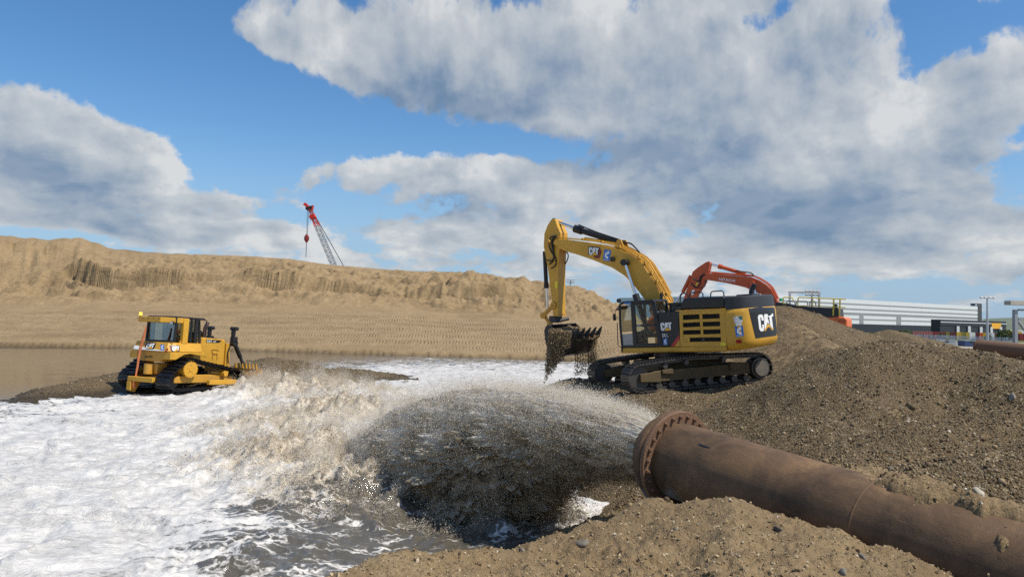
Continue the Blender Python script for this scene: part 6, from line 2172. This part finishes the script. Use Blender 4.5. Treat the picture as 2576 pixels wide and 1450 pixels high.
# grassy strip shrubs, far trucks, hills
LEAF = paint('shrub_green', (.055, .085, .028), .9, scale=.8)
sh = [(960, 715, 1.6), (1010, 718, 1.1), (1080, 722, 1.4), (1140, 722, .9), (1200, 725, 1.2), (1400, 730, 2.0), (1430, 732, 1.6), (1560, 742, 1.0), (1660, 745, .9), (1760, 748, 1.4), (2220, 765, 1.2), (2375, 770, 2.0), (2395, 772, 2.5), (2360, 772, 1.5)]
lab_s = ['nearest the orange excavator', 'second along the warehouse base', 'third along the warehouse base', 'fourth, low against the warehouse', 'fifth along the warehouse base', 'largest in the middle of the warehouse', 'just right of the largest one', 'left of the sand heap', 'right of the sand heap', 'at the corner of the dark hall', 'between the dark hall bays and the pole', 'first of the tall group at the hall end', 'tallest at the hall end', 'lowest of the tall group at the hall end']
for (u_, v_, s_), lb in zip(sh, lab_s):
    p = at(*Z4(u_, v_), 240)
    t = thing('shrub', 'green shrub ' + lb, 'shrub', Matrix.Translation((p[0], p[1], GP)), 'shrubs along the grass strip')
    n = 130
    hgt = s_ * 1.5
    uu = rng.normal(0, 1, (n, 3))
    uu /= np.linalg.norm(uu, axis=1)[:, None]
    pts = uu * rng.uniform(.5, 1, n)[:, None] ** .5 * np.array([s_ * 1.1, s_, hgt * .5]) + np.array([0, 0, hgt * .55])
    scatter('crown', pts, rng.uniform(.18, .4, n) * s_ * .6, rng.uniform(0, 1, n), LEAF, 'oct', None, None, t)
    MB().tube([(0, 0, 0), (0, 0, hgt * .6)], .12, 5).build('trunk', paint('bark', (.08, .06, .04), .9) if 'bark' not in MATS else MATS['bark'], t)
p = at(*Z4(2445, 755), 320)
tr_ = thing('lorry', 'yellow lorry far off beside the dark hall', 'lorry', Matrix.Translation((p[0], p[1], GP)))
MB().span((-5, 0, 1.0), (3, 2.4, 3.6)).build('cargo_box', CM['yellow'], tr_)
MB().prism([(3.1, .8), (5.2, .8), (5.2, 2.0), (4.8, 3.2), (3.1, 3.2)], 0, 2.4).build('cab', CM['yellow'], tr_)
for x_ in (-4, -2.8, 4.2):
    MB().cyl((x_, -.05, .5), (x_, .3, .5), .5, n=14).build('wheel', RUB, tr_)
p = at(*Z4(2545, 760), 320)
tr_ = thing('lorry', 'white lorry at the edge beyond the steel gantry', 'lorry', Matrix.Translation((p[0], p[1], GP)))
MB().span((-5, 0, 1.0), (3, 2.4, 3.8)).build('cargo_box', CM['white'], tr_)
MB().prism([(3.1, .8), (5.2, .8), (5.2, 2.0), (4.8, 3.2), (3.1, 3.2)], 0, 2.4).build('cab', CM['white'], tr_)
for x_ in (-4, -2.8, 4.2):
    MB().cyl((x_, -.05, .5), (x_, .3, .5), .5, n=14).build('wheel', RUB, tr_)
HILL = paint('far_hill', (.12, .15, .10), .95, scale=.004, dirt=.4, dirt_col=(.26, .25, .17))
th_ = np.radians(np.linspace(-60, 75, 300))
rr = np.linspace(1500, 2600, 16)
X, Y = polar(rr, th_)
k = np.sin(np.linspace(0, np.pi, 16))[:, None]
hh = k * (np.clip(14 + 22 * np.exp(-((th_ - math.radians(37)) / .10) ** 2), 0, 80)[None, :] + fbm(X, Y, 500, 4, .5, 99) * 22) - 2
tag(link('hill', mesh_np('hill', np.stack([X, Y, hh], -1).reshape(-1, 3), grid_faces(*X.shape)), None, HILL), 'low wooded hills on the horizon', None, None, 'structure')


# ---------------------------------------------------------------- operators, seated in the cabs
def seated(name_label, M):
    """one continuous body grown along a seated skeleton (local: x forward, z up, origin at the seat)"""
    J = [((0, 0, .10), .15), ((.0, 0, .30), .14), ((-.02, 0, .50), .16), ((-.02, 0, .60), .07), ((0, 0, .70), .085), ((.02, 0, .80), .105), ((.02, 0, .88), .085),
         ((-.02, .20, .54), .075), ((.10, .26, .34), .055), ((.32, .20, .30), .042), ((.41, .18, .31), .040),
         ((-.02, -.20, .54), .075), ((.10, -.26, .34), .055), ((.32, -.20, .30), .042), ((.41, -.18, .31), .040),
         ((.10, .11, .09), .095), ((.42, .14, .10), .075), ((.46, .14, -.30), .055), ((.56, .14, -.33), .045),
         ((.10, -.11, .09), .095), ((.42, -.14, .10), .075), ((.46, -.14, -.30), .055), ((.56, -.14, -.33), .045)]
    E_ = [(0, 1), (1, 2), (2, 3), (3, 4), (4, 5), (5, 6), (2, 7), (7, 8), (8, 9), (9, 10), (2, 11), (11, 12), (12, 13), (13, 14), (0, 15), (15, 16), (16, 17), (17, 18), (0, 19), (19, 20), (20, 21), (21, 22)]
    me = bpy.data.meshes.new('person')
    me.from_pydata([j[0] for j in J], E_, [])
    o = link('person', me)
    md = o.modifiers.new('skin', 'SKIN')
    md.use_smooth_shade = True
    for i, j in enumerate(J):
        sv = me.skin_vertices[0].data[i]
        sv.radius = (j[1], j[1])
        sv.use_root = i == 0
    o.modifiers.new('sub', 'SUBSURF').levels = 1
    o.modifiers['sub'].render_levels = 1
    dg = bpy.context.evaluated_depsgraph_get()
    body = bpy.data.meshes.new_from_object(o.evaluated_get(dg))
    bpy.data.objects.remove(o)
    p = link('person', body)
    for mt in (VEST, SKIN, CLOTH):
        body.materials.append(mt)
    for f in body.polygons:
        c = f.center
        f.material_index = 1 if c.z > .66 or (c.x > .34 and c.z > .2) else (2 if c.z < .16 or c.x > .12 else 0)
    p.matrix_world = M
    tag(p, name_label, 'person')
    # hair cap and five short fingers each side
    MB().loft([[(.02 + r_ * math.cos(k * math.pi / 6) - .015, r_ * math.sin(k * math.pi / 6), z_) for k in range(12)] for r_, z_ in ((.108, .80), (.112, .85), (.095, .92), (.04, .955))]).build('hair', CLOTH, p, smooth=True)
    m = MB()
    for s in (1, -1):
        for k in range(4):
            y = s * .18 + (k - 1.5) * .018
            m.tube([(.43, y, .315), (.475, y, .31), (.49, y, .285)], [.010, .009, .007], 5)
        m.tube([(.40, s * .15, .31), (.43, s * .135, .30)], [.011, .009], 5)
    m.build('fingers', SKIN, p, smooth=True)
    MB().box((.128, 0, .80), (.02, .022, .04)).build('nose', SKIN, p)
    return p


seated('operator in orange vest seated in the yellow excavator cab', EXM @ Matrix.Translation((.32, .98, 1.90)))
seated('operator in orange vest seated in the bulldozer cab', DZM @ Matrix.Translation((-1.0, -.1, 2.04)))
